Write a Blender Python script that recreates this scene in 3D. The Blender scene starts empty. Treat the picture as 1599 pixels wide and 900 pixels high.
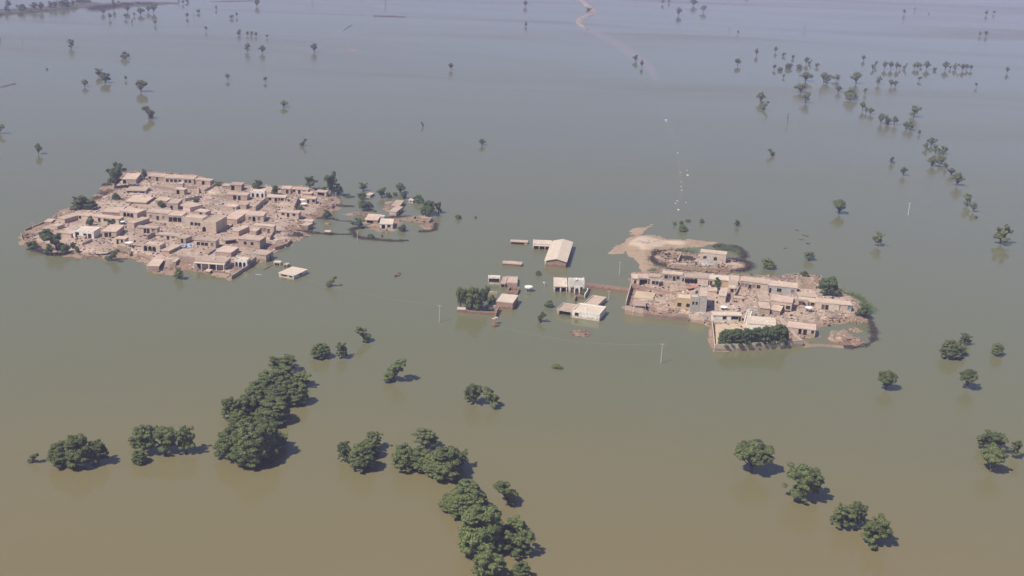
import bpy, math, random
import numpy as np
from mathutils import Vector, Matrix
from mathutils import noise as mnoise

C = bpy.context.scene
R = math.radians

# ------------------------------------------------------------------ camera
FPX, W0, H0, CAMZ = 1900.0, 1599.0, 900.0, 150.0
PITCH, ROLL = R(18.0), R(2.4)
fw = Vector((0, math.cos(PITCH), -math.sin(PITCH)))
up0 = Vector((0, math.sin(PITCH), math.cos(PITCH)))
rt0 = Vector((1, 0, 0))
rt = rt0 * math.cos(ROLL) + up0 * math.sin(ROLL)
up = up0 * math.cos(ROLL) - rt0 * math.sin(ROLL)
cd = bpy.data.cameras.new('camera')
cd.sensor_width = 36.0
cd.lens = 36.0 * FPX / W0
cd.clip_start = 1.0
cd.clip_end = 60000.0
cam = bpy.data.objects.new('camera', cd)
C.collection.objects.link(cam)
m = Matrix((rt, up, -fw)).transposed().to_4x4()
m.translation = Vector((0, 0, CAMZ))
cam.matrix_world = m
C.camera = cam

# ------------------------------------------------------------------ light
SUN_EL, SUN_AZ = R(53), R(180 + 50)       # azimuth from +Y, clockwise: behind the camera, to its left
sdir = Vector((math.sin(SUN_AZ) * math.cos(SUN_EL), math.cos(SUN_AZ) * math.cos(SUN_EL), math.sin(SUN_EL)))
world = bpy.data.worlds.new('World')
C.world = world
world.use_nodes = True
wn = world.node_tree.nodes; wl = world.node_tree.links
wn.clear()
sky = wn.new('ShaderNodeTexSky'); sky.sky_type = 'NISHITA'; sky.sun_disc = False
sky.sun_elevation = SUN_EL; sky.sun_rotation = SUN_AZ
sky.altitude = 100; sky.air_density = 1.1; sky.dust_density = 0.25; sky.ozone_density = 3.0
bg = wn.new('ShaderNodeBackground'); bg.inputs['Strength'].default_value = 0.080
wo = wn.new('ShaderNodeOutputWorld')
wl.new(sky.outputs[0], bg.inputs[0]); wl.new(bg.outputs[0], wo.inputs[0])
sl = bpy.data.lights.new('sun', 'SUN'); sl.energy = 4.9; sl.angle = R(0.5); sl.color = (1.0, 0.93, 0.82)
so = bpy.data.objects.new('sun', sl); C.collection.objects.link(so)
so.rotation_euler = (-sdir).to_track_quat('-Z', 'Y').to_euler()
C.view_settings.view_transform = 'Standard'; C.view_settings.look = 'None'
C.view_settings.exposure = 0.19; C.view_settings.gamma = 1.0
C.cycles.max_bounces = 6; C.cycles.diffuse_bounces = 2; C.cycles.volume_bounces = 0
C.cycles.transparent_max_bounces = 4

HAZE_DENSITY = 0.00027

# ------------------------------------------------------------------ helpers
REG = {'A': (150, 240, 7.5), 'B': (330, 250, 7.5), 'C': (150, 330, 7.5), 'D': (320, 330, 7.5), 'E': (500, 270, 7.5),
       'F': (20, 240, 5), 'G': (690, 360, 7.5), 'H': (690, 430, 7.5), 'I': (840, 420, 7.5), 'J': (940, 350, 6.429),
       'K': (960, 410, 7.5), 'L': (1140, 400, 5.625), 'M': (1090, 460, 8.883), 'S': (0, 0, 1),
       'P': (0, 0, 4), 'Q': (400, 0, 4), 'T': (800, 0, 4), 'U': (1199, 0, 4), 'V': (1199, 180, 4), 'X': (900, 180, 4.5),
       'Y': (320, 500, 3.75), 'Z': (40, 630, 5.29), 'a': (500, 650, 3.6), 'b': (1110, 640, 3.913), 'c': (1340, 480, 3.213),
       'd': (660, 450, 4)}

def src(reg, x, y):
    ox, oy, k = REG[reg]
    return ox + x / k, oy + y / k

def at(px, py, z=0.0):
    """point of the plane at height z that the photograph shows at this place"""
    d = fw * FPX + rt * (px - W0 / 2) - up * (py - H0 / 2)
    t = (z - CAMZ) / d.z
    p = Vector((0, 0, CAMZ)) + d * t
    return p

def ppm(p):
    """photo pixels per metre across the line of sight"""
    return FPX / (Vector(p) - Vector((0, 0, CAMZ))).dot(fw)

def cosdep(p):
    v = (Vector(p) - Vector((0, 0, CAMZ))).normalized()
    return math.sqrt(max(0, 1 - v.z * v.z))

def fbm(x, y, z=0.0, s=1.0):
    return mnoise.noise(Vector((x * s, y * s, z)))

class MB:
    def __init__(s): s.v = []; s.f = []
    def quad(s, a, b, c, d):
        n = len(s.v); s.v += [tuple(a), tuple(b), tuple(c), tuple(d)]; s.f.append((n, n + 1, n + 2, n + 3))
    def tri(s, a, b, c):
        n = len(s.v); s.v += [tuple(a), tuple(b), tuple(c)]; s.f.append((n, n + 1, n + 2))
    def hexa(s, p):
        n = len(s.v); s.v += [tuple(q) for q in p]
        for f in ((0, 3, 2, 1), (4, 5, 6, 7), (0, 1, 5, 4), (1, 2, 6, 5), (2, 3, 7, 6), (3, 0, 4, 7)):
            s.f.append(tuple(n + i for i in f))
    def box(s, x0, x1, y0, y1, z0, z1, jit=0.0, rnd=None):
        p = [(x0, y0, z0), (x1, y0, z0), (x1, y1, z0), (x0, y1, z0), (x0, y0, z1), (x1, y0, z1), (x1, y1, z1), (x0, y1, z1)]
        if jit: p = [(a + rnd.uniform(-jit, jit), b + rnd.uniform(-jit, jit), c + rnd.uniform(-jit, jit)) for a, b, c in p]
        s.hexa(p)
    def tube(s, pts, rad, seg=6, cap=True):
        rings = []
        for i, p in enumerate(pts):
            p = Vector(p)
            a = Vector(pts[max(i - 1, 0)]); b = Vector(pts[min(i + 1, len(pts) - 1)])
            t = (b - a).normalized()
            u = t.cross(Vector((0, 0, 1)))
            if u.length < 1e-3: u = Vector((1, 0, 0))
            u.normalize(); w = t.cross(u)
            n = len(s.v)
            for k in range(seg):
                an = 2 * math.pi * k / seg
                s.v.append(tuple(p + (u * math.cos(an) + w * math.sin(an)) * rad[i]))
            rings.append(n)
        for i in range(len(rings) - 1):
            for k in range(seg):
                s.f.append((rings[i] + k, rings[i] + (k + 1) % seg, rings[i + 1] + (k + 1) % seg, rings[i + 1] + k))
        if cap:
            s.f.append(tuple(rings[-1] + k for k in range(seg)))
            s.f.append(tuple(rings[0] + k for k in reversed(range(seg))))
    def data(s, name, mat, smooth=False):
        me = bpy.data.meshes.new(name); me.from_pydata(s.v, [], s.f); me.update()
        if mat: me.materials.append(mat)
        if smooth: me.polygons.foreach_set('use_smooth', [True] * len(me.polygons))
        return me
    def build(s, name, mat, parent=None, smooth=False):
        o = bpy.data.objects.new(name, s.data(name, mat, smooth)); C.collection.objects.link(o)
        if parent: o.parent = parent
        return o

USED = {}
def tag(o, label=None, cat=None, group=None, kind=None):
    if label:
        k = label.lower()
        if k in USED: print('DUP LABEL', label)
        USED[k] = 1
        n = len(label.split())
        if n > 16 or n < 4: print('LABEL LENGTH', n, label)
        o['label'] = label
    if cat: o['category'] = cat
    if group: o['group'] = group
    if kind: o['kind'] = kind

def empty(name, loc, rz=0.0):
    o = bpy.data.objects.new(name, None); C.collection.objects.link(o)
    o.location = loc; o.rotation_euler = (0, 0, rz); o.empty_display_size = 0.5
    return o

# ------------------------------------------------------------------ materials
def mat(name, c1, c2, scale=0.5, rough=0.9, c3=None, scale2=4.0, bump=0.0, rnd=0.0, spec=0.2, stain=None, translucent=0.0, contrast=(0.35, 0.65)):
    ma = bpy.data.materials.new(name); ma.use_nodes = True
    nt = ma.node_tree; N = nt.nodes; Lk = nt.links
    b = N['Principled BSDF']; b.inputs['Roughness'].default_value = rough
    b.inputs['Specular IOR Level'].default_value = spec
    geo = N.new('ShaderNodeNewGeometry')
    n1 = N.new('ShaderNodeTexNoise'); n1.inputs['Scale'].default_value = scale; n1.inputs['Detail'].default_value = 5
    Lk.new(geo.outputs['Position'], n1.inputs['Vector'])
    r = N.new('ShaderNodeMapRange'); r.inputs[1].default_value = contrast[0]; r.inputs[2].default_value = contrast[1]
    Lk.new(n1.outputs[0], r.inputs[0])
    mx = N.new('ShaderNodeMix'); mx.data_type = 'RGBA'
    mx.inputs[6].default_value = (*c1, 1); mx.inputs[7].default_value = (*c2, 1)
    Lk.new(r.outputs[0], mx.inputs[0])
    out = mx.outputs[2]
    if c3:
        n2 = N.new('ShaderNodeTexNoise'); n2.inputs['Scale'].default_value = scale2; n2.inputs['Detail'].default_value = 4
        Lk.new(geo.outputs['Position'], n2.inputs['Vector'])
        r2 = N.new('ShaderNodeMapRange'); r2.inputs[1].default_value = 0.52; r2.inputs[2].default_value = 0.72
        Lk.new(n2.outputs[0], r2.inputs[0])
        m2 = N.new('ShaderNodeMix'); m2.data_type = 'RGBA'; m2.inputs[7].default_value = (*c3, 1)
        Lk.new(r2.outputs[0], m2.inputs[0]); Lk.new(out, m2.inputs[6]); out = m2.outputs[2]
    if stain:      # damp tide mark the flood left along the foot of walls
        sp = N.new('ShaderNodeSeparateXYZ'); Lk.new(geo.outputs['Position'], sp.inputs[0])
        ad = N.new('ShaderNodeMath'); ad.operation = 'MULTIPLY_ADD'; ad.inputs[1].default_value = -1.6
        Lk.new(n1.outputs[0], ad.inputs[0]); Lk.new(sp.outputs[2], ad.inputs[2])
        r3 = N.new('ShaderNodeMapRange'); r3.inputs[1].default_value = stain - 0.9; r3.inputs[2].default_value = stain - 0.6
        r3.inputs[3].default_value = 1; r3.inputs[4].default_value = 0
        Lk.new(ad.outputs[0], r3.inputs[0])
        m3 = N.new('ShaderNodeMix'); m3.data_type = 'RGBA'; m3.blend_type = 'MULTIPLY'; m3.inputs[7].default_value = (0.72, 0.66, 0.6, 1)
        Lk.new(r3.outputs[0], m3.inputs[0]); Lk.new(out, m3.inputs[6]); out = m3.outputs[2]
    if rnd:
        oi = N.new('ShaderNodeObjectInfo')
        hs = N.new('ShaderNodeHueSaturation')
        mr = N.new('ShaderNodeMapRange'); mr.inputs[3].default_value = 1 - rnd; mr.inputs[4].default_value = 1 + rnd
        Lk.new(oi.outputs['Random'], mr.inputs[0]); Lk.new(mr.outputs[0], hs.inputs['Value'])
        ml = N.new('ShaderNodeMath'); ml.operation = 'MULTIPLY'; ml.inputs[1].default_value = 7.31
        fr = N.new('ShaderNodeMath'); fr.operation = 'FRACT'
        Lk.new(oi.outputs['Random'], ml.inputs[0]); Lk.new(ml.outputs[0], fr.inputs[0])
        mh = N.new('ShaderNodeMapRange'); mh.inputs[3].default_value = 0.5 - rnd * 0.035; mh.inputs[4].default_value = 0.5 + rnd * 0.035
        Lk.new(fr.outputs[0], mh.inputs[0]); Lk.new(mh.outputs[0], hs.inputs['Hue'])
        Lk.new(out, hs.inputs['Color']); out = hs.outputs[0]
    Lk.new(out, b.inputs['Base Color'])
    if bump:
        bp = N.new('ShaderNodeBump'); bp.inputs['Strength'].default_value = bump; bp.inputs['Distance'].default_value = 0.3
        Lk.new(n1.outputs[0], bp.inputs['Height']); Lk.new(bp.outputs[0], b.inputs['Normal'])
    if translucent:
        tr = N.new('ShaderNodeBsdfTranslucent'); Lk.new(out, tr.inputs[0])
        ms = N.new('ShaderNodeMixShader'); ms.inputs[0].default_value = translucent
        Lk.new(b.outputs[0], ms.inputs[1]); Lk.new(tr.outputs[0], ms.inputs[2])
        Lk.new(ms.outputs[0], N['Material Output'].inputs[0])
    return ma

MT = {}
MT['m'] = mat('mud_plaster', (0.50, 0.38, 0.29), (0.41, 0.305, 0.235), 0.3, c3=(0.27, 0.205, 0.15), scale2=1.6, rnd=0.24, stain=1.3)
MT['p'] = mat('pale_plaster', (0.60, 0.485, 0.385), (0.51, 0.41, 0.325), 0.35, c3=(0.36, 0.285, 0.21), scale2=1.6, rnd=0.14, stain=1.0)
MT['w'] = mat('whitewash', (0.80, 0.76, 0.69), (0.71, 0.66, 0.58), 0.6, c3=(0.45, 0.38, 0.3), scale2=1.5, stain=0.8)
MT['g'] = mat('grey_blue_paint', (0.42, 0.41, 0.40), (0.36, 0.35, 0.34), 0.5, c3=(0.3, 0.27, 0.24), scale2=2)
MT['y'] = mat('yellow_plaster', (0.58, 0.42, 0.25), (0.52, 0.37, 0.22), 0.5, c3=(0.42, 0.3, 0.2), scale2=2)
MT['k'] = mat('grey_concrete', (0.46, 0.41, 0.36), (0.37, 0.33, 0.29), 0.8, c3=(0.24, 0.21, 0.2), scale2=2)
MT['b'] = mat('bare_brick', (0.38, 0.235, 0.17), (0.31, 0.19, 0.145), 0.8, c3=(0.42, 0.32, 0.25), scale2=2.5, stain=0.8)
MT['roof'] = mat('mud_roof', (0.56, 0.425, 0.33), (0.47, 0.35, 0.27), 0.25, c3=(0.37, 0.28, 0.205), scale2=1.1, rnd=0.17, bump=0.3)
MT['roofw'] = mat('pale_roof_tiles', (0.64, 0.53, 0.42), (0.58, 0.475, 0.375), 0.3, c3=(0.49, 0.39, 0.30), scale2=1.2, rnd=0.04)
MT['wood'] = mat('dark_wood', (0.035, 0.028, 0.024), (0.022, 0.018, 0.016), 3)
MT['red'] = mat('red_brown_shutter', (0.20, 0.10, 0.075), (0.15, 0.08, 0.06), 3)
MT['tan'] = mat('tan_shutter', (0.30, 0.21, 0.16), (0.25, 0.18, 0.14), 3)
MT['cyan'] = mat('turquoise_shutter', (0.12, 0.42, 0.36), (0.10, 0.35, 0.30), 3)
MT['ground'] = mat('dried_mud', (0.50, 0.375, 0.285), (0.35, 0.25, 0.19), 0.09, c3=(0.25, 0.185, 0.135), scale2=0.55, bump=0.5, stain=0.9)
MT['sand'] = mat('sandy_mud', (0.55, 0.43, 0.315), (0.48, 0.37, 0.27), 0.06, c3=(0.38, 0.285, 0.21), scale2=0.3, bump=0.4, stain=0.75)
MT['courty'] = mat('yellow_earth', (0.56, 0.435, 0.30), (0.48, 0.36, 0.245), 0.3)
MT['scrubland'] = mat('scrubby_bank', (0.13, 0.115, 0.08), (0.09, 0.085, 0.055), 0.1, c3=(0.06, 0.075, 0.04), scale2=0.4, bump=0.5)
MT['leaf'] = mat('foliage', (0.215, 0.25, 0.085), (0.125, 0.165, 0.058), 0.3, rough=0.6, c3=(0.26, 0.28, 0.105), scale2=1.6, rnd=0.18, spec=0.3, translucent=0.3)
MT['leafd'] = mat('dark_foliage', (0.15, 0.205, 0.066), (0.098, 0.14, 0.05), 0.4, rough=0.6, c3=(0.15, 0.175, 0.06), scale2=1.4, rnd=0.15, spec=0.3, translucent=0.28)
MT['bark'] = mat('bark', (0.12, 0.09, 0.065), (0.08, 0.06, 0.045), 2)
MT['palebark'] = mat('pale_bark', (0.34, 0.29, 0.23), (0.26, 0.22, 0.18), 2)
MT['brush'] = mat('dead_thorn_brush', (0.085, 0.066, 0.05), (0.05, 0.042, 0.034), 1.0, c3=(0.05, 0.06, 0.032), scale2=0.3)
MT['white'] = mat('white_cloth', (0.78, 0.76, 0.72), (0.7, 0.68, 0.65), 2)
MT['blue'] = mat('blue_cloth', (0.25, 0.33, 0.52), (0.5, 0.52, 0.6), 0.8, contrast=(0.48, 0.52))
MT['pink'] = mat('red_cloth', (0.52, 0.22, 0.17), (0.45, 0.18, 0.14), 1)
MT['grey'] = mat('pole_concrete', (0.55, 0.52, 0.48), (0.48, 0.45, 0.42), 2)
MT['wire'] = mat('wire', (0.4, 0.4, 0.4), (0.35, 0.35, 0.35), 2)
MT['finial'] = MT['w']

def water_material():
    ma = bpy.data.materials.new('flood_water'); ma.use_nodes = True
    nt = ma.node_tree; N = nt.nodes; Lk = nt.links
    b = N['Principled BSDF']
    geo = N.new('ShaderNodeNewGeometry')
    n1 = N.new('ShaderNodeTexNoise'); n1.inputs['Scale'].default_value = 0.0035; n1.inputs['Detail'].default_value = 3
    Lk.new(geo.outputs['Position'], n1.inputs['Vector'])
    r1 = N.new('ShaderNodeMapRange'); r1.inputs[1].default_value = 0.35; r1.inputs[2].default_value = 0.65
    Lk.new(n1.outputs[0], r1.inputs[0])
    mx = N.new('ShaderNodeMix'); mx.data_type = 'RGBA'
    mx.inputs[6].default_value = (0.180, 0.157, 0.074, 1); mx.inputs[7].default_value = (0.208, 0.160, 0.078, 1)
    Lk.new(r1.outputs[0], mx.inputs[0])
    # silt-brown in the near reach, greener standing water beyond it
    sp = N.new('ShaderNodeSeparateXYZ'); Lk.new(geo.outputs['Position'], sp.inputs[0])
    ma_ = N.new('ShaderNodeMath'); ma_.operation = 'MULTIPLY_ADD'; ma_.inputs[1].default_value = 260.0
    Lk.new(n1.outputs[0], ma_.inputs[0]); Lk.new(sp.outputs[1], ma_.inputs[2])
    ry = N.new('ShaderNodeMapRange'); ry.interpolation_type = 'SMOOTHSTEP'; ry.inputs[1].default_value = 340; ry.inputs[2].default_value = 545
    Lk.new(ma_.outputs[0], ry.inputs[0])
    mg = N.new('ShaderNodeMix'); mg.data_type = 'RGBA'; mg.inputs[7].default_value = (0.150, 0.149, 0.076, 1)
    Lk.new(ry.outputs[0], mg.inputs[0]); Lk.new(mx.outputs[2], mg.inputs[6]); Lk.new(mg.outputs[2], b.inputs['Base Color'])
    b.inputs['IOR'].default_value = 1.33
    b.inputs['Specular IOR Level'].default_value = 0.5
    # wind lanes: rougher and smoother streaks far out
    mp = N.new('ShaderNodeMapping'); mp.inputs['Scale'].default_value = (0.0016, 0.006, 1); mp.inputs['Rotation'].default_value = (0, 0, 0.25)
    Lk.new(geo.outputs['Position'], mp.inputs[0])
    n2 = N.new('ShaderNodeTexNoise'); n2.inputs['Scale'].default_value = 1; n2.inputs['Detail'].default_value = 4; n2.inputs['Distortion'].default_value = 0.8
    Lk.new(mp.outputs[0], n2.inputs['Vector'])
    r2 = N.new('ShaderNodeMapRange'); r2.inputs[1].default_value = 0.4; r2.inputs[2].default_value = 0.7; r2.inputs[3].default_value = 0.05; r2.inputs[4].default_value = 0.26
    Lk.new(n2.outputs[0], r2.inputs[0]); Lk.new(r2.outputs[0], b.inputs['Roughness'])
    n3 = N.new('ShaderNodeTexNoise'); n3.inputs['Scale'].default_value = 1.1; n3.inputs['Detail'].default_value = 3
    Lk.new(geo.outputs['Position'], n3.inputs['Vector'])
    bp = N.new('ShaderNodeBump'); bp.inputs['Strength'].default_value = 0.12; bp.inputs['Distance'].default_value = 0.12
    Lk.new(n3.outputs[0], bp.inputs['Height']); Lk.new(bp.outputs[0], b.inputs['Normal'])
    return ma
MT['water'] = water_material()

# ------------------------------------------------------------------ water
mb = MB()
mb.quad((-5000, -1500, 0), (5000, -1500, 0), (5000, 7000, 0), (-5000, 7000, 0))
tag(mb.build('water', MT['water']), kind='structure')

# haze: one closed box of even air round everything
if HAZE_DENSITY:
    mb = MB(); mb.box(-5100, 5100, -1600, 7100, -3.0, 175.0)
    hz = mb.build('haze', None)
    hm = bpy.data.materials.new('haze'); hm.use_nodes = True
    hn = hm.node_tree; hn.nodes.clear()
    pv = hn.nodes.new('ShaderNodeVolumePrincipled'); pv.inputs['Density'].default_value = HAZE_DENSITY
    pv.inputs['Color'].default_value = (0.66, 0.61, 1.0, 1); pv.inputs['Anisotropy'].default_value = 0.0
    ho = hn.nodes.new('ShaderNodeOutputMaterial'); hn.links.new(pv.outputs[0], ho.inputs['Volume'])
    hz.data.materials.append(hm); hz['kind'] = 'stuff'

# ------------------------------------------------------------------ land
def polyw(pts):
    return np.array([[at(*src(r, x, y)).x, at(*src(r, x, y)).y] for r, x, y in pts])

def sdf(poly, X, Y):
    """signed distance, positive inside"""
    d = np.full(X.shape, 1e9); ins = np.zeros(X.shape, bool)
    n = len(poly)
    for i in range(n):
        ax, ay = poly[i]; bx, by = poly[(i + 1) % n]
        ex, ey = bx - ax, by - ay
        t = np.clip(((X - ax) * ex + (Y - ay) * ey) / max(ex * ex + ey * ey, 1e-9), 0, 1)
        d = np.minimum(d, np.hypot(X - ax - t * ex, Y - ay - t * ey))
        c = ((ay > Y) != (by > Y)) & (X < (bx - ax) * (Y - ay) / (by - ay + 1e-12) + ax)
        ins ^= c
    return np.where(ins, d, -d)

LAND = []
def hnoise(X, Y, seed, s):
    out = np.zeros(X.shape)
    f = X.ravel(); g = Y.ravel()
    o = out.ravel()
    for i in range(len(f)):
        o[i] = mnoise.noise(Vector((f[i] * s, g[i] * s, seed))) + 0.5 * mnoise.noise(Vector((f[i] * s * 2.3, g[i] * s * 2.3, seed + 5)))
    return o.reshape(X.shape)

def ground_z(x, y):
    z = -0.8
    for poly, top, edge in LAND:
        d = float(sdf(poly, np.array([x]), np.array([y]))[0])
        if d > 0:
            t = min(d / edge, 1); z = max(z, top * t * t * (3 - 2 * t))
    return max(z, 0.0)

def land(name, pts, top, edge, material, step=1.3, rough=0.25, wob=2.0, label=None):
    poly = polyw(pts)
    x0, y0 = poly.min(0) - 9; x1, y1 = poly.max(0) + 9
    nx = int((x1 - x0) / step) + 1; ny = int((y1 - y0) / step) + 1
    X, Y = np.meshgrid(np.linspace(x0, x1, nx), np.linspace(y0, y1, ny))
    D = sdf(poly, X, Y)
    near = D > -8
    NZ = np.zeros(X.shape)
    NZ[near] = hnoise(X[near], Y[near], 3.0, 0.13)
    N2 = np.zeros(X.shape); N2[near] = hnoise(X[near], Y[near], 9.0, 0.4)
    D2 = D + NZ * wob + (1.2 if name == 'sandbank' else 0.25) * wob
    t = np.clip(D2 / edge, 0, 1)
    Z = top * t * t * (3 - 2 * t) + N2 * rough * np.clip(D2 / 2 + 0.4, 0, 1) + NZ * rough * 0.7
    Z = np.where(D2 < 0, D2 * 0.22 - 0.02 + N2 * 0.05, Z)
    Z = np.maximum(Z, -1.4)
    idx = -np.ones(X.shape, int); keep = D > -6.5
    vs = []; 
    for j in range(ny):
        for i in range(nx):
            if keep[j, i]:
                idx[j, i] = len(vs); vs.append((X[j, i], Y[j, i], Z[j, i]))
    fs = []
    for j in range(ny - 1):
        for i in range(nx - 1):
            q = (idx[j, i], idx[j, i + 1], idx[j + 1, i + 1], idx[j + 1, i])
            if min(q) >= 0: fs.append(q)
    b = MB(); b.v = vs; b.f = fs
    o = b.build(name, material, smooth=True)
    tag(o, kind='structure')
    LAND.append((poly, top, edge))
    return o

S = lambda *p: [('S', x, y) for x, y in p]
land('ground', S((31, 374), (45, 360), (70, 345), (95, 331), (122, 320), (150, 306), (163, 290), (185, 272), (205, 267), (240, 267), (310, 274),
     (350, 287), (400, 289), (450, 290), (490, 292), (516, 301), (531, 317), (531, 325), (512, 334), (497, 340), (488, 345), (486, 358), (470, 361), (486, 369),
     (466, 377), (446, 388), (428, 392), (414, 399), (416, 408), (398, 412), (386, 420), (361, 437), (340, 432), (305, 424), (288, 422), (266, 431), (240, 426),
     (222, 417), (210, 405), (185, 403), (150, 405), (118, 403), (95, 399), (60, 393), (33, 381)), 1.5, 12, MT['ground'])
# right village, its ring yard and the sandbank
land('ground', S((978, 486), (981, 465), (986, 447), (986, 426), (1015, 424), (1022, 416), (1050, 421), (1100, 425), (1150, 428), (1200, 431), (1255, 428), (1280, 430), (1296, 446),
     (1330, 458), (1354, 478), (1360, 497), (1350, 506), (1314, 508), (1296, 510), (1277, 512), (1274, 524), (1256, 530), (1252, 541), (1180, 545), (1114, 549), (1110, 520), (1100, 507), (1096, 504),
     (1062, 495), (1022, 491)), 1.3, 9, MT['ground'])
land('ground', [('J', 640, 262), ('J', 540, 290), ('J', 497, 350), ('J', 560, 415), ('J', 700, 445), ('J', 900, 470), ('J', 1150, 490), ('J', 1290, 490), ('J', 1460, 460), ('J', 1470, 400), ('J', 1350, 365), ('J', 1260, 350),
     ('J', 1255, 290), ('J', 1100, 262), ('J', 930, 300), ('J', 780, 265)], 1.0, 6, MT['ground'], step=1.1)
land('sandbank', [('J', 95, 295), ('J', 200, 200), ('J', 330, 125), ('J', 520, 118), ('J', 640, 160), ('J', 900, 163), ('J', 1130, 185), ('J', 1000, 212), ('J', 860, 240), ('J', 700, 240), ('J', 640, 268),
     ('J', 530, 300), ('J', 495, 350), ('J', 500, 400), ('J', 480, 480), ('J', 425, 480), ('J', 395, 400), ('J', 325, 330), ('J', 280, 255), ('J', 200, 245), ('J', 150, 290)], 1.5, 10, MT['sand'], step=1.5, rough=0.2, wob=1.5)
land('mudbank', [('X', 330, 850), ('X', 420, 800), ('X', 540, 765), ('X', 545, 785), ('X', 470, 830)], 0.12, 5, MT['sand'], rough=0.12)
land('ground', [('L', 880, 655), ('L', 1010, 645), ('L', 1080, 700), ('L', 1185, 770), ('L', 1040, 805), ('L', 930, 770)], 0.7, 5, MT['ground'], rough=0.3, wob=1)
land('mudbank', [('L', 640, 785), ('L', 800, 775), ('L', 930, 780), ('L', 1050, 800), ('L', 1000, 812), ('L', 820, 795), ('L', 640, 803)], 0.25, 2.5, MT['ground'], rough=0.1, wob=1)
# the drowned hamlet
land('ground', [('E', 520, 590), ('E', 680, 560), ('E', 760, 530), ('E', 900, 530), ('E', 1000, 560), ('E', 900, 610), ('E', 860, 680), ('E', 720, 690), ('E', 600, 640)], 0.3, 6, MT['ground'], wob=3)
land('ground', [('E', 940, 540), ('E', 1070, 520), ('E', 1250, 510), ('E', 1300, 570), ('E', 1360, 610), ('E', 1340, 680), ('E', 1210, 640), ('E', 1200, 580), ('E', 1050, 580)], 0.5, 5, MT['ground'])
land('mudbank', [('E', 280, 490), ('E', 400, 455), ('E', 560, 470), ('E', 560, 500), ('E', 430, 500)], 0.3, 4, MT['ground'])
land('mudbank', [('E', 720, 440), ('E', 740, 380), ('E', 830, 330), ('E', 850, 340), ('E', 800, 450)], 0.4, 4, MT['ground'])
# far vegetated bank, top of the view
land('bank', [('P', -60, 100), ('P', 0, 88), ('P', 180, 80), ('P', 350, 62), ('P', 600, 45), ('P', 700, 48), ('P', 960, 35), ('P', 1100, 25), ('P', 1100, 18), ('P', 880, 12), ('P', 640, 22), ('P', 500, 10), ('P', 300, 40), ('P', 120, 55), ('P', -60, 65)],
     0.9, 10, MT['scrubland'], step=4.0, rough=0.5, wob=6)
land('bank', [('P', 1290, 12), ('P', 1400, 6), ('P', 1600, 4), ('P', 1600, 10), ('P', 1400, 14)], 0.5, 8, MT['scrubland'], step=4, wob=5)
land('levee', [('Q', 735, 98), ('Q', 890, 102), ('Q', 950, 108), ('Q', 880, 110), ('Q', 735, 106)], 0.5, 3, MT['scrubland'], step=1.5, wob=2)
land('levee', [('Q', 565, 318), ('Q', 600, 308), ('Q', 625, 314), ('Q', 600, 320)], 0.4, 3, MT['ground'], step=1.5)
land('levee', [('P', -20, 550), ('P', 40, 530), ('P', 95, 522), ('P', 95, 532), ('P', 30, 546)], 0.4, 3, MT['scrubland'], step=1.5)

def ribbon(name, pts, widths, z, material, sub=6, wob=0.0):
    """a strip of ground that follows a line of points"""
    P = [at(*src(r, x, y)) for r, x, y in pts]
    Q = []; Wd = []
    for i in range(len(P) - 1):
        for k in range(sub):
            t = k / sub
            a, b_, c_, d_ = P[max(i - 1, 0)], P[i], P[i + 1], P[min(i + 2, len(P) - 1)]
            q = 0.5 * ((2 * b_) + (c_ - a) * t + (2 * a - 5 * b_ + 4 * c_ - d_) * t * t + (3 * b_ - a - 3 * c_ + d_) * t ** 3)
            Q.append(q); Wd.append(widths[i] * (1 - t) + widths[i + 1] * t)
    Q.append(P[-1]); Wd.append(widths[-1])
    mb = MB(); prof = [(-1.0, -0.35), (-0.72, 0.6), (-0.3, 1.0), (0.3, 1.0), (0.72, 0.6), (1.0, -0.35)]
    for i, q in enumerate(Q):
        t = (Q[min(i + 1, len(Q) - 1)] - Q[max(i - 1, 0)]).normalized(); nrm = Vector((t.y, -t.x, 0))
        zz = z[0] + (z[1] - z[0]) * i / max(len(Q) - 1, 1)
        for k, (u, h) in enumerate(prof):
            wv = 1 + wob * fbm(q.x, q.y, k * 3.1, 0.08)
            p = q + nrm * (u * Wd[i] / 2 * wv)
            mb.v.append((p.x, p.y, zz * h if h > 0 else -0.4))
    n = len(prof)
    for i in range(len(Q) - 1):
        for k in range(n - 1):
            mb.f.append((i * n + k, i * n + k + 1, (i + 1) * n + k + 1, (i + 1) * n + k))
    o = mb.build(name, material, smooth=True); tag(o, kind='structure')
    return o
RD = [('T', 395, -25), ('T', 430, 0), ('T', 470, 35), ('T', 505, 65), ('T', 480, 90), ('T', 425, 120), ('T', 420, 150), ('T', 470, 185), ('T', 560, 225), ('T', 650, 268), ('T', 720, 315), ('T', 780, 365), ('T', 840, 410), ('T', 880, 455), ('T', 895, 500)]
MT['track'] = mat('wet_track', (0.40, 0.33, 0.25), (0.30, 0.245, 0.18), 0.05, rough=0.6, c3=(0.2, 0.16, 0.12), scale2=0.03)
ribbon('road', RD[:8], [10, 10, 11, 12, 11, 10, 9, 5], (0.7, 0.3), MT['track'], wob=0.5)

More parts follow.
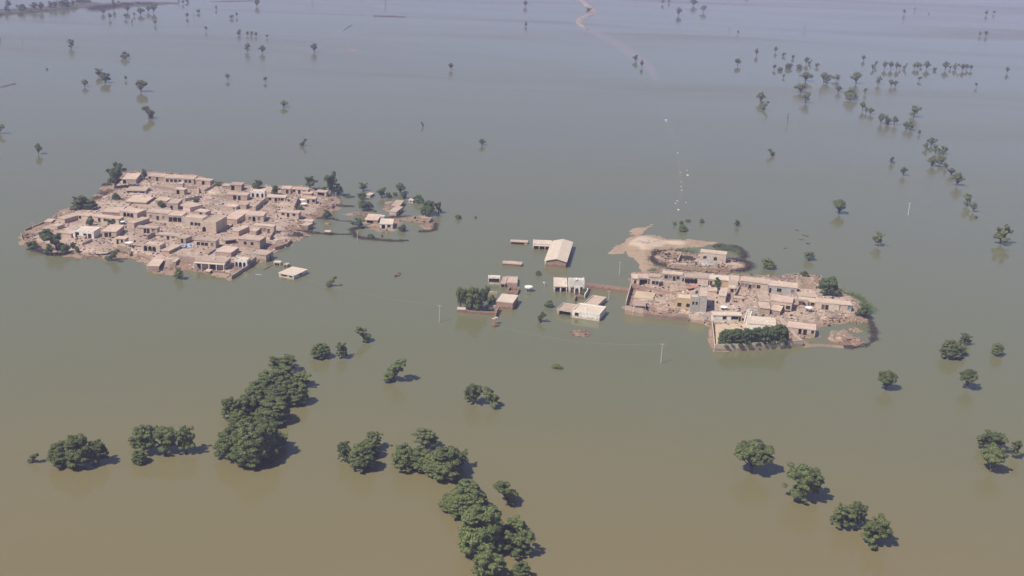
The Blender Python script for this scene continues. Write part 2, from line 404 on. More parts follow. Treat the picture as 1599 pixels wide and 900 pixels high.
# silt stirred up over the drowned road: barely sunk mud, same flood surface but paler
silt = MT['water'].copy(); silt.name = 'silty_water'
for n in silt.node_tree.nodes:
    if n.type == 'MIX' and n.inputs[7].default_value[0] < .15: n.inputs[7].default_value = (0.185, 0.17, 0.10, 1)
    elif n.type == 'MIX': n.inputs[6].default_value = (0.20, 0.17, 0.10, 1); n.inputs[7].default_value = (0.21, 0.165, 0.11, 1)
def sheet(name, pts, widths, z, material):
    P = [at(*src(r, x, y)) for r, x, y in pts]; mb = MB()
    for i, q in enumerate(P):
        t = (P[min(i + 1, len(P) - 1)] - P[max(i - 1, 0)]).normalized(); nrm = Vector((t.y, -t.x, 0))
        for u in (-0.5, 0.5):
            p = q + nrm * u * widths[i]; mb.v.append((p.x, p.y, z))
    for i in range(len(P) - 1): mb.f.append((2 * i, 2 * i + 1, 2 * i + 3, 2 * i + 2))
    tag(mb.build(name, material), kind='structure')
sheet('silt_plume', RD[6:], [8, 14, 18, 18, 16, 14, 12, 9, 5], 0.006, silt)
faint = MT['water'].copy(); faint.name = 'thin_silt'
for n in faint.node_tree.nodes:
    if n.type == 'MIX' and n.inputs[7].default_value[0] < .16: n.inputs[7].default_value = (0.165, 0.158, 0.082, 1)
sheet('silt_streak', [('T', 895, 500), ('T', 925, 620), ('T', 960, 745), ('X', 690, 180), ('X', 715, 300), ('X', 735, 430), ('X', 740, 540), ('X', 715, 640)], [3, 3, 2, 2, 1.5, 1.5, 1.5, 1], 0.010, faint)
sheet('field_edge', [('Q', 170, 415), ('Q', 330, 330), ('Q', 450, 255), ('Q', 620, 130), ('Q', 760, 50), ('Q', 860, -10)], [3, 4, 7, 10, 8, 6], 0.010, faint)
sheet('field_edge', [('P', 90, 435), ('P', 350, 402), ('P', 560, 372), ('P', 820, 350), ('P', 1100, 325), ('P', 1300, 314)], [1, 2.5, 3, 3.5, 3, 1], 0.010, faint)
sheet('field_edge', [('V', 1240, 560), ('V', 1300, 610), ('V', 1400, 660)], [1, 4, 1], 0.010, faint)

# ------------------------------------------------------------------ buildings
def frame_from(reg, FL, FR, BR, hp):
    """world footprint of a building from where its roof corners stand and how tall its front shows"""
    fl, fr, br = (src(reg, *p) for p in (FL, FR, BR))
    k = REG[reg][2]
    g = 0.0; h = 3.0
    for _ in range(4):
        mid = at((fl[0] + br[0]) / 2, (fl[1] + br[1]) / 2, g + h)
        g = ground_z(mid.x, mid.y)
        q = at(*fr, g + h)
        h = max(1.0, min(9.5, (hp / k) / (ppm(q) * cosdep(q))))
    a = at(*fl, g + h); b = at(*fr, g + h); c = at(*br, g + h)
    ex = (b - a); ex.z = 0; Wd = ex.length; ex.normalize(); ey = Vector((-ex.y, ex.x, 0))
    D = (c - b).dot(ey)
    return a, ex, ey, Wd, max(2.2, min(D, 40)), h, g

OPW = {'d': 1.3, 'w': 1.45, 'a': 1.7, 'o': 2.8, 'l': 1.3, 'r': 1.3, 't': 1.4, 'W': 2.8}
def parse(ops, length, h):
    out = []
    for tk in ops.split():
        typ = tk[0]; body = tk[1:]
        u, _, wv = body.partition(':')
        w = float(wv) if wv else OPW[typ]
        c = float(u) * length
        x0 = max(0.25, c - w / 2); x1 = min(length - 0.25, c + w / 2)
        if x1 - x0 < 0.4: continue
        if typ in 'dr': z0, z1 = 0.0, 2.1
        elif typ in 'wltW': z0, z1 = 0.8, 2.3
        else: z0, z1 = 0.0, 2.5
        z1 = min(z1, h - 0.35); z0 = min(z0, z1 * 0.45)
        if h > 5 and typ in 'wW': z0, z1 = h * 0.5, h * 0.5 + 1.3
        out.append((typ, x0, x1, z0, z1))
    return sorted(out, key=lambda t: t[1])

def facade(mb, O, ex, n, L, h, zb, holes, t=0.3):
    """wall face from O along ex, outward normal n, with real holes and reveals"""
    P = lambda x, z, d=0.0: O + ex * x + Vector((0, 0, z)) - n * d
    xs = sorted({0.0, L} | {v for q in holes for v in (q[1], q[2])})
    zs = sorted({zb, h} | {v for q in holes for v in (q[3], q[4])})
    for i in range(len(xs) - 1):
        for j in range(len(zs) - 1):
            cx, cz = (xs[i] + xs[i + 1]) / 2, (zs[j] + zs[j + 1]) / 2
            if any(q[1] < cx < q[2] and q[3] < cz < q[4] for q in holes): continue
            mb.quad(P(xs[i], zs[j]), P(xs[i + 1], zs[j]), P(xs[i + 1], zs[j + 1]), P(xs[i], zs[j + 1]))
    for typ, x0, x1, z0, z1 in holes:
        mb.quad(P(x0, z0), P(x0, z1), P(x0, z1, t), P(x0, z0, t))
        mb.quad(P(x1, z0, t), P(x1, z1, t), P(x1, z1), P(x1, z0))
        mb.quad(P(x0, z1), P(x1, z1), P(x1, z1, t), P(x0, z1, t))
        mb.quad(P(x0, z0, t), P(x1, z0, t), P(x1, z0), P(x0, z0))
        if typ == 'a':
            w2 = (x1 - x0) / 2; cx = (x0 + x1) / 2; r = min(w2, z1 - z0 - 0.2); seg = 8
            for sgn in (-1, 1):
                prev = None
                for k in range(seg // 2 + 1):
                    an = math.pi / 2 * k / (seg // 2)
                    px, pz = cx + sgn * w2 * math.cos(an), z1 - r + r * math.sin(an)
                    if prev:
                        c0 = P(cx + sgn * w2, z1, 0.01)
                        mb.tri(P(prev[0], prev[1], 0.01), P(px, pz, 0.01), c0)
                        mb.quad(P(prev[0], prev[1], 0.01), P(px, pz, 0.01), P(px, pz, t), P(prev[0], prev[1], t))
                    prev = (px, pz)

def fill_openings(root, O, ex, n, holes, framed=True, rr=random):
    for typ, x0, x1, z0, z1 in holes:
        if typ in 'ao': continue
        P = lambda x, z, d: O + ex * x + Vector((0, 0, z)) - n * d
        pn = MB()
        a, b_, c_, d_ = P(x0, z0, 0.2), P(x1, z0, 0.2), P(x1, z1, 0.2), P(x0, z1, 0.2)
        e = [p - n * 0.06 for p in (a, b_, c_, d_)]
        pn.hexa([a, b_, e[1], e[0], d_, c_, e[2], e[3]])
        door = typ in 'dr'
        mt = {'d': 'wood', 'w': 'wood', 'W': 'wood', 'r': 'red', 'l': 'tan', 't': 'cyan'}[typ]
        po = pn.build('door' if door else 'window', MT[mt], root)
        if framed:
            f = MB(); w = 0.13
            for (p0, p1, q0, q1) in ((x0 - w, x1 + w, z1, z1 + w), (x0 - w, x0, z0, z1), (x1, x1 + w, z0, z1)) + (() if door else ((x0 - w, x1 + w, z0 - w, z0),)):
                A = [P(p0, q0, -0.05), P(p1, q0, -0.05), P(p1, q0, 0.08), P(p0, q0, 0.08)]
                B = [P(p0, q1, -0.05), P(p1, q1, -0.05), P(p1, q1, 0.08), P(p0, q1, 0.08)]
                f.hexa(A + B)
            f.build('frame', MT['p'], po)

BR_N = [0]
def building(name, reg, FL, FR, BR, hp, ops, style, col, label, cat='house', group=None, rops='', zbase=None):
    a, ex, ey, Wd, D, h, g = frame_from(reg, FL, FR, BR, hp)
    rnd = random.Random(BR_N[0] * 7 + 3); BR_N[0] += 1
    ang = math.atan2(ex.y, ex.x)
    root = empty(name, (a.x, a.y, g), ang)
    tag(root, label, cat, group)
    X, Y = Vector((1, 0, 0)), Vector((0, 1, 0))
    par = 0.35 if ('p' in style or 'c' in style) else 0.0
    ruin = 'x' in style
    wh = h - (0 if par else 0.2)
    fh = parse(ops, Wd, h - par); rh = parse(rops, D, h - par)
    wm = MB(); zb = -1.2
    facade(wm, Vector((0, 0, 0)), X, -Y, Wd, wh, zb, fh)
    facade(wm, Vector((Wd, 0, 0)), Y, X, D, wh, zb, rh)
    facade(wm, Vector((Wd, D, 0)), -X, Y, Wd, wh, zb, [])
    facade(wm, Vector((0, D, 0)), -Y, -X, D, wh, zb, [])
    if par or ruin:      # parapet: inner faces and top of the wall
        t = 0.28; zt = wh; zi = (h - par) if not ruin else -0.2
        o4 = [(0, 0), (Wd, 0), (Wd, D), (0, D)]; i4 = [(t, t), (Wd - t, t), (Wd - t, D - t), (t, D - t)]
        for k in range(4):
            a0, a1 = o4[k], o4[(k + 1) % 4]; b0, b1 = i4[k], i4[(k + 1) % 4]
            wm.quad((*a0, zt), (*a1, zt), (*b1, zt), (*b0, zt))
            wm.quad((*b0, zt), (*b1, zt), (*b1, zi), (*b0, zi))
    if ruin:             # broken wall tops: ragged stubs along the rim
        for k in range(int((Wd + D) * 1.2)):
            if rnd.random() < .55:
                u = rnd.uniform(0.3, Wd - .9); yb = rnd.choice([0, D - .28]); hh = rnd.uniform(.15, .8)
                wm.box(u, u + rnd.uniform(.4, 1.0), yb + .01, yb + .27, wh, wh + hh, .06, rnd)
            else:
                u = rnd.uniform(0.3, D - .9); xb = rnd.choice([0, Wd - .28]); hh = rnd.uniform(.15, .8)
                wm.box(xb + .01, xb + .27, u, u + rnd.uniform(.4, 1.0), wh, wh + hh, .06, rnd)
    if 'c' in style:     # crenellated parapet of a mosque
        nme = max(3, int(Wd / 0.9))
        for k in range(nme):
            x = (k + .5) * Wd / nme
            wm.box(x - .22, x + .22, 0.02, 0.26, wh, wh + .45)
        for k in range(max(2, int(D / 0.9))):
            y = (k + .5) * D / max(2, int(D / .9))
            wm.box(Wd - .26, Wd - .02, y - .22, y + .22, wh, wh + .45)
    # low plinth that thickens the foot of the wall
    if 'q' not in style and not ruin:
        wm.box(-0.08, Wd + 0.08, -0.08, -0.003, zb, 0.22) if not any(q[3] < 0.2 for q in fh) else None
    wm.build('wall', MT[col], root)
    if not ruin:
        rm = MB()
        rmat = MT['roofw'] if ('R' in style or col in 'wy') else MT['roof']
        if par:
            rm.box(0.28, Wd - 0.28, 0.28, D - 0.28, h - par - 0.2, h - par + 0.02)
        else:
            ov = 0.08 + rnd.random() * 0.14
            nx, ny = max(2, int(Wd / 1.5)), max(2, int(D / 1.5))
            # slightly sagging hand-laid roof: a grid top with a raised rim
            def zt(i, j):
                e = (i in (0, nx)) or (j in (0, ny))
                return h + (0.12 if e else -0.02) + rnd.uniform(-.045, .045)
            gx = [-ov + (Wd + 2 * ov) * i / nx for i in range(nx + 1)]; gy = [-ov + (D + 2 * ov) * j / ny for j in range(ny + 1)]
            for j in range(ny + 1):
                for i in range(nx + 1):
                    jx = rnd.uniform(-.07, .07) if 0 < i < nx else 0
                    rm.v.append((gx[i] + jx, gy[j] + (rnd.uniform(-.06, .06)), zt(i, j)))
            ii = lambda i, j: j * (nx + 1) + i
            for j in range(ny):
                for i in range(nx): rm.f.append((ii(i, j), ii(i + 1, j), ii(i + 1, j + 1), ii(i, j + 1)))
            rim = [ii(i, 0) for i in range(nx + 1)] + [ii(nx, j) for j in range(1, ny + 1)] + [ii(i, ny) for i in range(nx - 1, -1, -1)] + [ii(0, j) for j in range(ny - 1, 0, -1)]
            base = len(rm.v)
            for v in rim: rm.v.append((rm.v[v][0], rm.v[v][1], h - 0.2))
            L_ = len(rim)
            for k in range(L_): rm.f.append((rim[k], base + k, base + (k + 1) % L_, rim[(k + 1) % L_]))
            rm.f.append(tuple(base + k for k in reversed(range(L_))))
        ro = rm.build('roof', rmat, root)
        if 'h' in style:
            hb = MB(); hx, hy = Wd * rnd.uniform(.3, .7), D * rnd.uniform(.3, .6); z = h - par
            hb.box(hx, hx + .9, hy, hy + .9, z, z + .45); hb.build('roof_vent', MT[col], ro)
    if 'v' in style:     # veranda: flat canopy on posts across the front
        vd = 1.8; z = min(h - .5, 2.7)
        cb = MB(); cb.box(-0.1, Wd + 0.1, -vd, -0.01, z, z + .16); cb.build('canopy', MT['roofw'] if col in 'wp' else MT['roof'], root)
        k = max(2, int(Wd / 2.6) + 1)
        for i in range(k):
            x = 0.1 + (Wd - .2) * i / (k - 1)
            pb = MB(); pb.box(x - .13, x + .13, -vd + .05, -vd + .31, -1.2, z - .003); pb.build('pillar', MT['w'], root)
    V3 = Vector
    fill_openings(root, V3((0, 0, 0)), X, -Y, fh)
    fill_openings(root, V3((Wd, 0, 0)), Y, X, rh)
    root['_dims'] = (Wd, D, h)
    return root

LV = 'mud houses of the large flooded village'
RV = 'houses of the walled village by the sandbank'
CV = 'buildings standing alone in the flood water'
HV = 'buildings of the drowned hamlet'
BD = [
 # reg FL FR BR hp ops style col label name group rops
 ('A',(308,300),(465,303),(512,235),54,'a.13:1.8','', 'p','pale square house with one arched doorway beside the tall corner tree','mud_house',LV,''),
 ('A',(605,262),(783,274),(812,238),54,'w.13 d.62','', 'm','mud room with two dark openings joined to the long many-windowed row','mud_house',LV,''),
 ('A',(787,284),(1142,300),(1183,262),64,'w.13 w.27 w.40 w.54 w.74 w.87','', 'p','long pale row with six dark windows at the village back edge','mud_house',LV,''),
 ('A',(1150,302),(1335,322),(1363,300),58,'a.56','', 'm','short mud house with one arched door at the end of the long row','mud_house',LV,''),
 ('A',(960,352),(1013,354),(1038,336),62,'','', 'p','small square stair turret above the arched gatehouse','stair_turret',LV,''),
 ('A',(910,413),(1030,425),(1047,404),62,'a.40','', 'm','square gatehouse with one dark arch and a turret behind','gatehouse',LV,''),
 ('A',(350,432),(582,437),(630,392),30,'o.2:2.6 o.5:2.6 o.8:2.6','', 'm','low wide mud shed with its whole front open and dark','mud_shed',LV,''),
 ('A',(347,560),(585,573),(630,495),26,'d.3','', 'm','low rounded mud roof sagging beside the brush yard','mud_shed',LV,''),
 ('A',(832,582),(955,587),(1033,536),75,'d.40','', 'm','tall mud house with one door behind the green yard tree','mud_house',LV,''),
 ('A',(690,545),(828,556),(880,520),40,'','', 'm','low plain roof half hidden behind the green yard tree','mud_house',LV,''),
 ('A',(965,602),(1100,636),(1165,580),50,'o.25:2.2','', 'p','pale house with one tall wide opening above the pillared porch','mud_house',LV,''),
 ('A',(272,672),(478,700),(570,657),66,'a.30 a.50 a.70','', 'p','mud house with three black arches in a row','mud_house',LV,''),
 ('A',(-210,722),(265,770),(312,740),60,'w.04 d.52 w.66 w.88','', 'p','very long low house below the three-arched house','mud_house',LV,''),
 ('A',(590,682),(838,706),(885,664),88,'l.2 d.52 l.80','', 'm','plain mud house with a dark door between two closed windows','mud_house',LV,''),
 ('A',(842,720),(1003,730),(1055,684),84,'o.16:2.0 o.5:2.0 o.84:2.0','', 'p','porch house with three tall black bays between pale pillars','porch_house',LV,''),
 ('A',(1007,738),(1245,762),(1285,720),112,'w.47 w.67 w.84','p', 'p','pale two-level house with a balustrade over three low windows','large_house',LV,''),
 ('A',(1158,672),(1280,690),(1322,662),52,'w.55','', 'p','small upper room with one window above the balustraded house','upper_room',LV,''),
 ('A',(1220,788),(1403,806),(1486,730),130,'a.23:1.7','p', 'm','tall brown windowless block with one small arch and long shaded side','large_house',LV,''),
 ('C',(362,128),(445,142),(588,76),56,'','', 'm','narrow deep mud house with a rounded shaded corner','mud_house',LV,''),
 ('C',(70,235),(235,242),(368,167),70,'d.28:1.6 a.56:1.0','', 'm','deep mud house with a dark door and small arch near the shore','mud_house',LV,''),
 ('C',(228,318),(338,327),(370,302),70,'d.2:0.9 w.66:0.9','', 'p','tiny cube house with two dark openings in the open yard','mud_house',LV,''),
 ('C',(477,190),(714,202),(734,178),64,'d.4 d.55 l.8','', 'p','pale house with a pair of dark doors in the middle of the yard','mud_house',LV,''),
 ('C',(706,272),(965,292),(985,264),54,'l.25 d.52 l.76','', 'p','wide mud house with central dark door and pale blocked windows','mud_house',LV,''),
 ('C',(940,306),(1048,322),(1093,286),60,'d.62','', 'm','small house beside the blue and white cloth heap','mud_house',LV,''),
 ('C',(537,380),(745,402),(798,362),86,'a.19 a.44 a.67','ph', 'p','tall pale house with three dark arches facing the near shore','mud_house',LV,''),
 ('C',(760,455),(855,467),(938,390),34,'','', 'm','low flat annex touching the tall three-arched shore house','mud_house',LV,''),
 ('C',(1147,333),(1398,352),(1474,323),85,'w.2 w.40 w.57 l.84','', 'p','broad house with three square dark windows and a closed door','mud_house',LV,''),
 ('C',(600,642),(735,645),(888,568),52,'','', 'm','shore house whose long shaded side opens in pillared bays','porch_house',LV,'o.12 o.37 o.62 o.87'),
 ('C',(893,592),(930,594),(993,552),32,'','', 'm','small lean-to beside the pillared shore house','mud_shed',LV,''),
 ('C',(1160,580),(1512,604),(1600,545),78,'d.12 o.62:3.0','vh', 'p','wide shore house with a white-pillared veranda over the water','porch_house',LV,'w.3 w.6'),
 ('D',(122,470),(305,487),(368,422),50,'','', 'm','plain flat-roofed house just behind the white-pillared veranda','mud_house',LV,''),
 ('D',(387,320),(640,346),(690,296),86,'w.33 w.65','', 'm','tall box house with two square black windows and heavy eaves','large_house',LV,''),
 ('D',(541,495),(714,517),(788,467),80,'','', 'p','blank-fronted waterside house at the outermost corner of the village','mud_house',LV,'d.6'),
 ('D',(345,573),(492,583),(520,545),84,'a.16:1.1 a.46:1.3 a.78:1.1','c', 'w','small white shore mosque with three arches and a toothed parapet','mosque',LV,''),
 ('D',(193,312),(240,345),(322,300),46,'','', 'm','little arcade house with three shaded openings on its flank','porch_house',LV,'o.2:1.6 o.5:1.6 o.8:1.6'),
 ('D',(312,225),(395,236),(453,168),60,'','', 'm','narrow mud house behind the little arcade house','mud_house',LV,''),
 ('D',(525,230),(600,237),(633,188),46,'','', 'm','tiny square hut between two larger windowed houses','mud_shed',LV,'d.5'),
 ('D',(562,162),(806,182),(834,162),84,'l.4 l.57 r.75','', 'p','pale house with faded shutters and a reddish door','mud_house',LV,''),
 ('B',(398,650),(610,657),(638,608),72,'l.25 a.47:1.4 l.75','', 'p','single-arched pale house with blocked windows each side','mud_house',LV,''),
 ('B',(152,685),(300,697),(398,592),56,'','', 'm','deep plain house leaning towards the tall brown block','mud_house',LV,''),
 ('B',(217,290),(350,297),(398,268),66,'o.25:1.8','', 'm','tall box room with a big dark square opening on the far edge','large_house',LV,'o.5:2.0'),
 ('B',(127,300),(214,305),(235,282),42,'','', 'm','low wing attached to the tall box room on the far edge','mud_house',LV,''),
 ('B',(176,402),(418,416),(438,388),60,'o.40:1.6 d.62','', 'm','half-fallen house with two ragged dark gaps in its front','ruined_house',LV,''),
 ('B',(456,372),(625,377),(643,348),66,'a.18:1.1 a.5:1.3 a.83:1.1','c', 'w','brilliant white mosque with a spiky parapet on the far edge','mosque',LV,''),
 ('B',(645,434),(865,442),(880,414),56,'w.18 d.5 w.68:0.9 w.84','', 'p','pale house with four black openings below the white mosque','mud_house',LV,''),
 ('B',(815,336),(925,340),(945,308),58,'d.66','', 'm','taller mud room at the end of the far row','mud_house',LV,''),
 ('B',(928,338),(1130,352),(1150,330),54,'w.2 d.50 l.8','', 'p','mud row with one dark door under the big far tree','mud_house',LV,''),
 ('B',(1222,372),(1345,381),(1358,357),44,'o.5:3.6','', 'p','small pink shed with a wide black front near the tall trees','mud_shed',LV,''),
 ('B',(1112,452),(1220,457),(1240,436),60,'d.16 w.78','', 'm','square hut with two black openings near the eastern shore','mud_house',LV,''),
 ('B',(787,606),(1020,626),(1040,602),56,'w.22 d.48 w.77','', 'p','long house with a dark door between two windows above the pond','mud_house',LV,''),
 ('B',(1252,522),(1415,528),(1422,500),32,'w.62','x', 'm','roofless hut walls on the eastern mud spit','ruined_house',LV,''),
 ('B',(1067,388),(1170,396),(1195,376),28,'','', 'm','low pink shed behind the square eastern hut','mud_shed',LV,''),
 ('B',(160,542),(290,552),(310,522),40,'w.8:0.9','', 'm','small low house in the middle of the scattered inner yards','mud_house',LV,''),
 ('B',(304,522),(405,531),(425,503),46,'','', 'm','windowless room beside a small low house in the inner yards','mud_house',LV,'d.5'),
 ('B',(1047,760),(1130,771),(1165,737),56,'','', 'm','square block at the pond edge','mud_house',LV,''),
 ('B',(1077,716),(1180,723),(1192,702),40,'','', 'm','small roof behind the square block at the pond edge','mud_shed',LV,''),
 ('F',(467,598),(630,609),(688,577),58,'o.2:1.8 d.58:1.4 d.80:1.4','p', 'w','whitish house with two black doors at the western end','mud_house',LV,''),
 ('F',(372,615),(455,626),(480,600),30,'','', 'm','low room joined to the whitish western house','mud_shed',LV,''),
 ('F',(347,500),(405,512),(492,462),34,'','', 'm','long narrow room with one long shaded flank at the western end','mud_house',LV,''),
 ('F',(82,640),(150,646),(162,622),20,'d.5','x', 'm','crumbled hut at the very western tip of the village','ruined_house',LV,''),
 ('F',(246,532),(300,534),(322,512),20,'','', 'm','small shed on the far shore of the western end','mud_shed',LV,''),
 ('F',(300,562),(345,570),(372,547),26,'','', 'm','tiny hut inland from the western shed','mud_shed',LV,''),
 ('F',(428,442),(478,444),(500,428),18,'','x', 'm','broken wall stub near the spreading western tree','ruined_house',LV,''),
 ('F',(697,455),(828,460),(850,420),26,'','', 'b','byre with shade put into its dark wall colour under the brush fence','mud_shed',LV,''),  # dark brick tone paints the shade on this front wall
 ('F',(505,640),(560,650),(600,625),0.1,'','', 'm','knee-high mud platform beside the whitish house','mud_shed',LV,''),
 ('C',(1440,470),(1500,476),(1560,430),44,'','', 'm','small plain room behind the broad three-windowed house','mud_house',LV,''),
 ('D',(392,360),(440,365),(470,340),40,'','x', 'm','roofless pen against the tall box house','ruined_house',LV,''),
 ('D',(915,352),(962,356),(980,330),38,'','x', 'm','broken gate stub on the shaded eastern shore','ruined_house',LV,''),
 ('C',(1275,700),(1330,706),(1345,690),1,'','', 'm','small mud step at the water below the veranda house','mud_step',LV,''),
 # ---- village by the sandbank
 ('J',(986,281),(1248,309),(1256,280),88,'w.2 w.6','', 'p','lone pale house inside the ring of thorn brush','mud_house',RV,''),
 ('K',(204,186),(280,190),(300,143),84,'w.5:0.9','', 'p','blank narrow house at the outer corner above the long brick wall','mud_house',RV,''),
 ('K',(283,184),(395,188),(410,140),86,'o.5:3.2','', 'p','garage-like house with one wide black bay','mud_house',RV,''),
 ('K',(412,166),(525,175),(550,143),112,'w.44 w.78','', 'p','pale house with two small windows between the bay and grey house','mud_house',RV,''),
 ('K',(563,130),(795,148),(800,116),80,'w.18 l.40 d.60 w.77','', 'g','grey painted house with a heavy pale eave','painted_house',RV,''),
 ('K',(815,170),(1098,192),(1115,148),78,'a.05:1.2 a.17 a.32 a.47','', 'p','arcaded house with four black arches and a long blank end','large_house',RV,''),
 ('K',(1112,194),(1330,212),(1345,164),80,'d.05','', 'y','cream blank-walled house behind the courtyard tree','large_house',RV,''),
 ('K',(1333,204),(1448,216),(1476,158),98,'','p', 'p','tall pale house with high parapet beside the long row','large_house',RV,''),
 ('K',(722,410),(893,424),(902,374),128,'w.24 w.84','p', 'y','yellow two-storey house with two square windows','large_house',RV,''),
 ('K',(896,404),(996,410),(1008,372),172,'w.3:0.8 w.7:0.8','p', 'k','ornate grey block wedged between yellow house and tower','large_house',RV,''),
 ('K',(972,388),(1085,398),(1095,290),188,'','p', 'k','tallest plain grey tower house with black shaded flank','tower_house',RV,''),
 ('K',(850,332),(945,338),(960,302),60,'','p', 'p','small roof room behind the grey tower','upper_room',RV,''),
 ('K',(232,506),(362,512),(388,452),62,'o.5:4.2','', 'p','room with one huge dark bay in the waterside courtyard','mud_house',RV,''),
 ('K',(1215,386),(1300,396),(1330,306),86,'','h', 'p','deep narrow house with a roof vent beyond the tower','mud_house',RV,''),
 ('K',(1100,330),(1195,338),(1210,300),40,'','', 'p','low pale shed beneath the courtyard tree','mud_shed',RV,''),
 ('K',(1340,300),(1412,306),(1430,275),52,'d.5','', 'm','small hut tucked under the tall parapet house','mud_shed',RV,''),
 ('M',(215,287),(610,294),(640,252),88,'w.40 W.76 d.96','h', 'w','white house with three black windows above the walled grove','large_house',RV,''),
 ('M',(690,398),(1085,432),(1150,338),84,'','h', 'w','flat cream roof with a hatch over the walled grove','large_house',RV,''),
 ('L',(90,216),(338,246),(348,208),68,'l.1 l.24 d.36 l.50 w.66','', 'p','row house with four faded windows and one black door','large_house',RV,''),
 ('L',(341,256),(590,281),(597,240),68,'d.05 W.38:1.8 l.86','', 'g','grey row house with one broad black opening','painted_house',RV,''),
 ('L',(430,216),(618,218),(626,186),28,'','x', 'm','roofless ruin of thin walls at the far bank','ruined_house',RV,''),
 ('L',(622,238),(758,242),(785,192),48,'','x', 'm','stepped ruin of pink ledges beside the big dark tree','ruined_house',RV,''),
 ('L',(258,396),(354,402),(356,328),50,'','', 'm','plain square roof, upper of the two stepped blocks','mud_house',RV,''),
 ('L',(265,456),(352,462),(356,412),58,'','', 'm','plain square roof, lower of the two stepped blocks','mud_house',RV,''),
 ('L',(357,388),(545,412),(562,362),80,'w.56:1.6 w.84:1.6','', 'm','wide mud house with two square black windows mid-village','large_house',RV,''),
 ('L',(362,470),(442,482),(456,442),44,'','', 'm','small block below the wide two-windowed house','mud_house',RV,''),
 ('L',(606,392),(748,406),(756,374),52,'w.4 w.85','', 'p','low row with two small windows behind the broken arch','mud_house',RV,''),
 ('L',(752,402),(963,426),(972,392),62,'r.34 d.48','', 'p','row house with a red door next to a black door','mud_house',RV,''),
 ('L',(966,426),(1070,432),(1082,400),60,'t.85','', 'p','last row house with a turquoise window near the round tree','mud_house',RV,''),
 ('L',(600,352),(765,362),(792,326),30,'','', 'm','low flat shed in front of the big dark tree','mud_shed',RV,''),
 ('L',(508,622),(752,650),(764,604),56,'o.45:1.1 d.63 w.9:1.0','', 'p','mud house with three dark openings beside the enclosed pond','mud_house',RV,''),
 ('L',(912,690),(990,696),(1020,660),50,'','x', 'm','collapsed house on its own islet in the pond','ruined_house',RV,''),
 ('L',(30,366),(108,374),(112,358),30,'','', 'm','small low roof in the yard of scattered mud mounds','mud_shed',RV,''),
 ('J',(745,402),(848,412),(852,398),24,'','', 'm','low bench-like hut at the edge of the thorn ring','mud_shed',RV,''),
 # ---- buildings in the water
 ('G',(806,130),(1000,140),(1006,120),26,'o.1:1.6 o.3:1.8 o.5:1.8 o.7:1.8','', 'p','drowned yellowish colonnade standing farthest out in the water','drowned_shed',CV,''),
 ('G',(1070,156),(1280,166),(1292,122),54,'o.22:3.0 o.62:3.4','v', 'w','white veranda building next to the long ridged school','veranda_house',CV,''),
 ('G',(713,386),(930,400),(936,372),26,'l.3 l.6','', 'b','lone flat red-walled shed nearly under water','drowned_shed',CV,''),
 ('G',(543,545),(683,550),(690,528),82,'W.5:4.2','p', 'w','white front with one long dark window strip','drowned_house',CV,''),
 ('G',(687,622),(740,626),(748,545),40,'d.5:1.4','', 'p','low linking room with a small black door between two drowned houses','drowned_house',CV,''),
 ('G',(746,608),(884,614),(888,540),46,'','p', 'p','cream flat-roofed drowned house above the roofless ruin','drowned_house',CV,''),
 ('G',(768,705),(888,715),(896,660),42,'','x', 'b','roofless brick ruin with bare beams in the water','ruined_house',CV,''),
 ('H',(640,305),(830,326),(856,234),82,'','R', 'b','brick house with a bright flat roof beside the waterside grove','brick_house',CV,''),
 ('H',(180,400),(275,404),(280,392),34,'','', 'b','tiny brick shed at the end of the garden wall','brick_shed',CV,''),
 ('I',(188,205),(342,212),(372,112),62,'o.28:1.9 o.74:1.9','h', 'w','open-fronted white house with two black bays beside the white mosque','drowned_house',CV,''),
 ('I',(366,132),(548,136),(560,108),145,'r.24 d.51 w.77','c', 'w','pure white mosque with domed parapet where the brick wall begins','mosque',CV,''),
 ('I',(402,485),(724,532),(786,440),84,'w.17','ph', 'w','big white flooded villa mirrored in the water','large_house',CV,''),
 ('I',(540,398),(700,424),(776,326),56,'','p', 'p','pink rear block of the white flooded villa','large_house',CV,''),
 ('I',(222,465),(398,492),(422,412),66,'o.55:4.5','p', 'p','side wing with one blue-black bay beside the white flooded villa','large_house',CV,''),
 ('D',(866,722),(1040,756),(1192,684),44,'W.35:2.8 w.8','', 'w','lone white drowned house off the corner of the large village','drowned_house',CV,'w.5'),
 ('D',(806,598),(882,604),(890,592),34,'o.3:1.0 o.7:1.0','', 'w','small white pavilion roof rising from the water','pavilion',CV,''),
 ('D',(920,624),(962,630),(970,618),18,'o.5:0.9','', 'p','tiniest drowned hut next to the white pavilion','drowned_shed',CV,''),
 # ---- the hamlet
 ('E',(808,452),(890,460),(912,395),50,'','', 'p','near half of the long stepped hamlet barn','barn',HV,'d.5'),
 ('E',(835,388),(925,394),(962,324),46,'','', 'p','far half of the long stepped hamlet barn','barn',HV,'d.4 d.7'),
 ('E',(526,548),(672,556),(698,490),38,'o.4:3.0','', 'p','open-fronted hamlet shed with a rounded roof lip','mud_shed',HV,'o.5'),
 ('E',(697,600),(850,604),(890,545),58,'o.28:1.6 w.7','', 'w','white-walled hamlet house with two black openings','mud_house',HV,''),
 ('E',(702,512),(748,514),(752,502),44,'','', 'w','small white cube between the two hamlet houses','mud_shed',HV,''),
 ('E',(1072,535),(1275,556),(1290,520),36,'w.3:0.8 d.72:0.8','x', 'm','roofless hamlet ruin on its muddy outer islet','ruined_house',HV,''),
 ('E',(1037,322),(1088,326),(1094,308),30,'w.5:0.7','', 'w','tiny pale hut beside the darkest hamlet bushes','mud_shed',HV,''),
 ('E',(528,262),(585,268),(592,235),26,'','', 'g','bluish hut behind the small hamlet trees','mud_shed',HV,''),
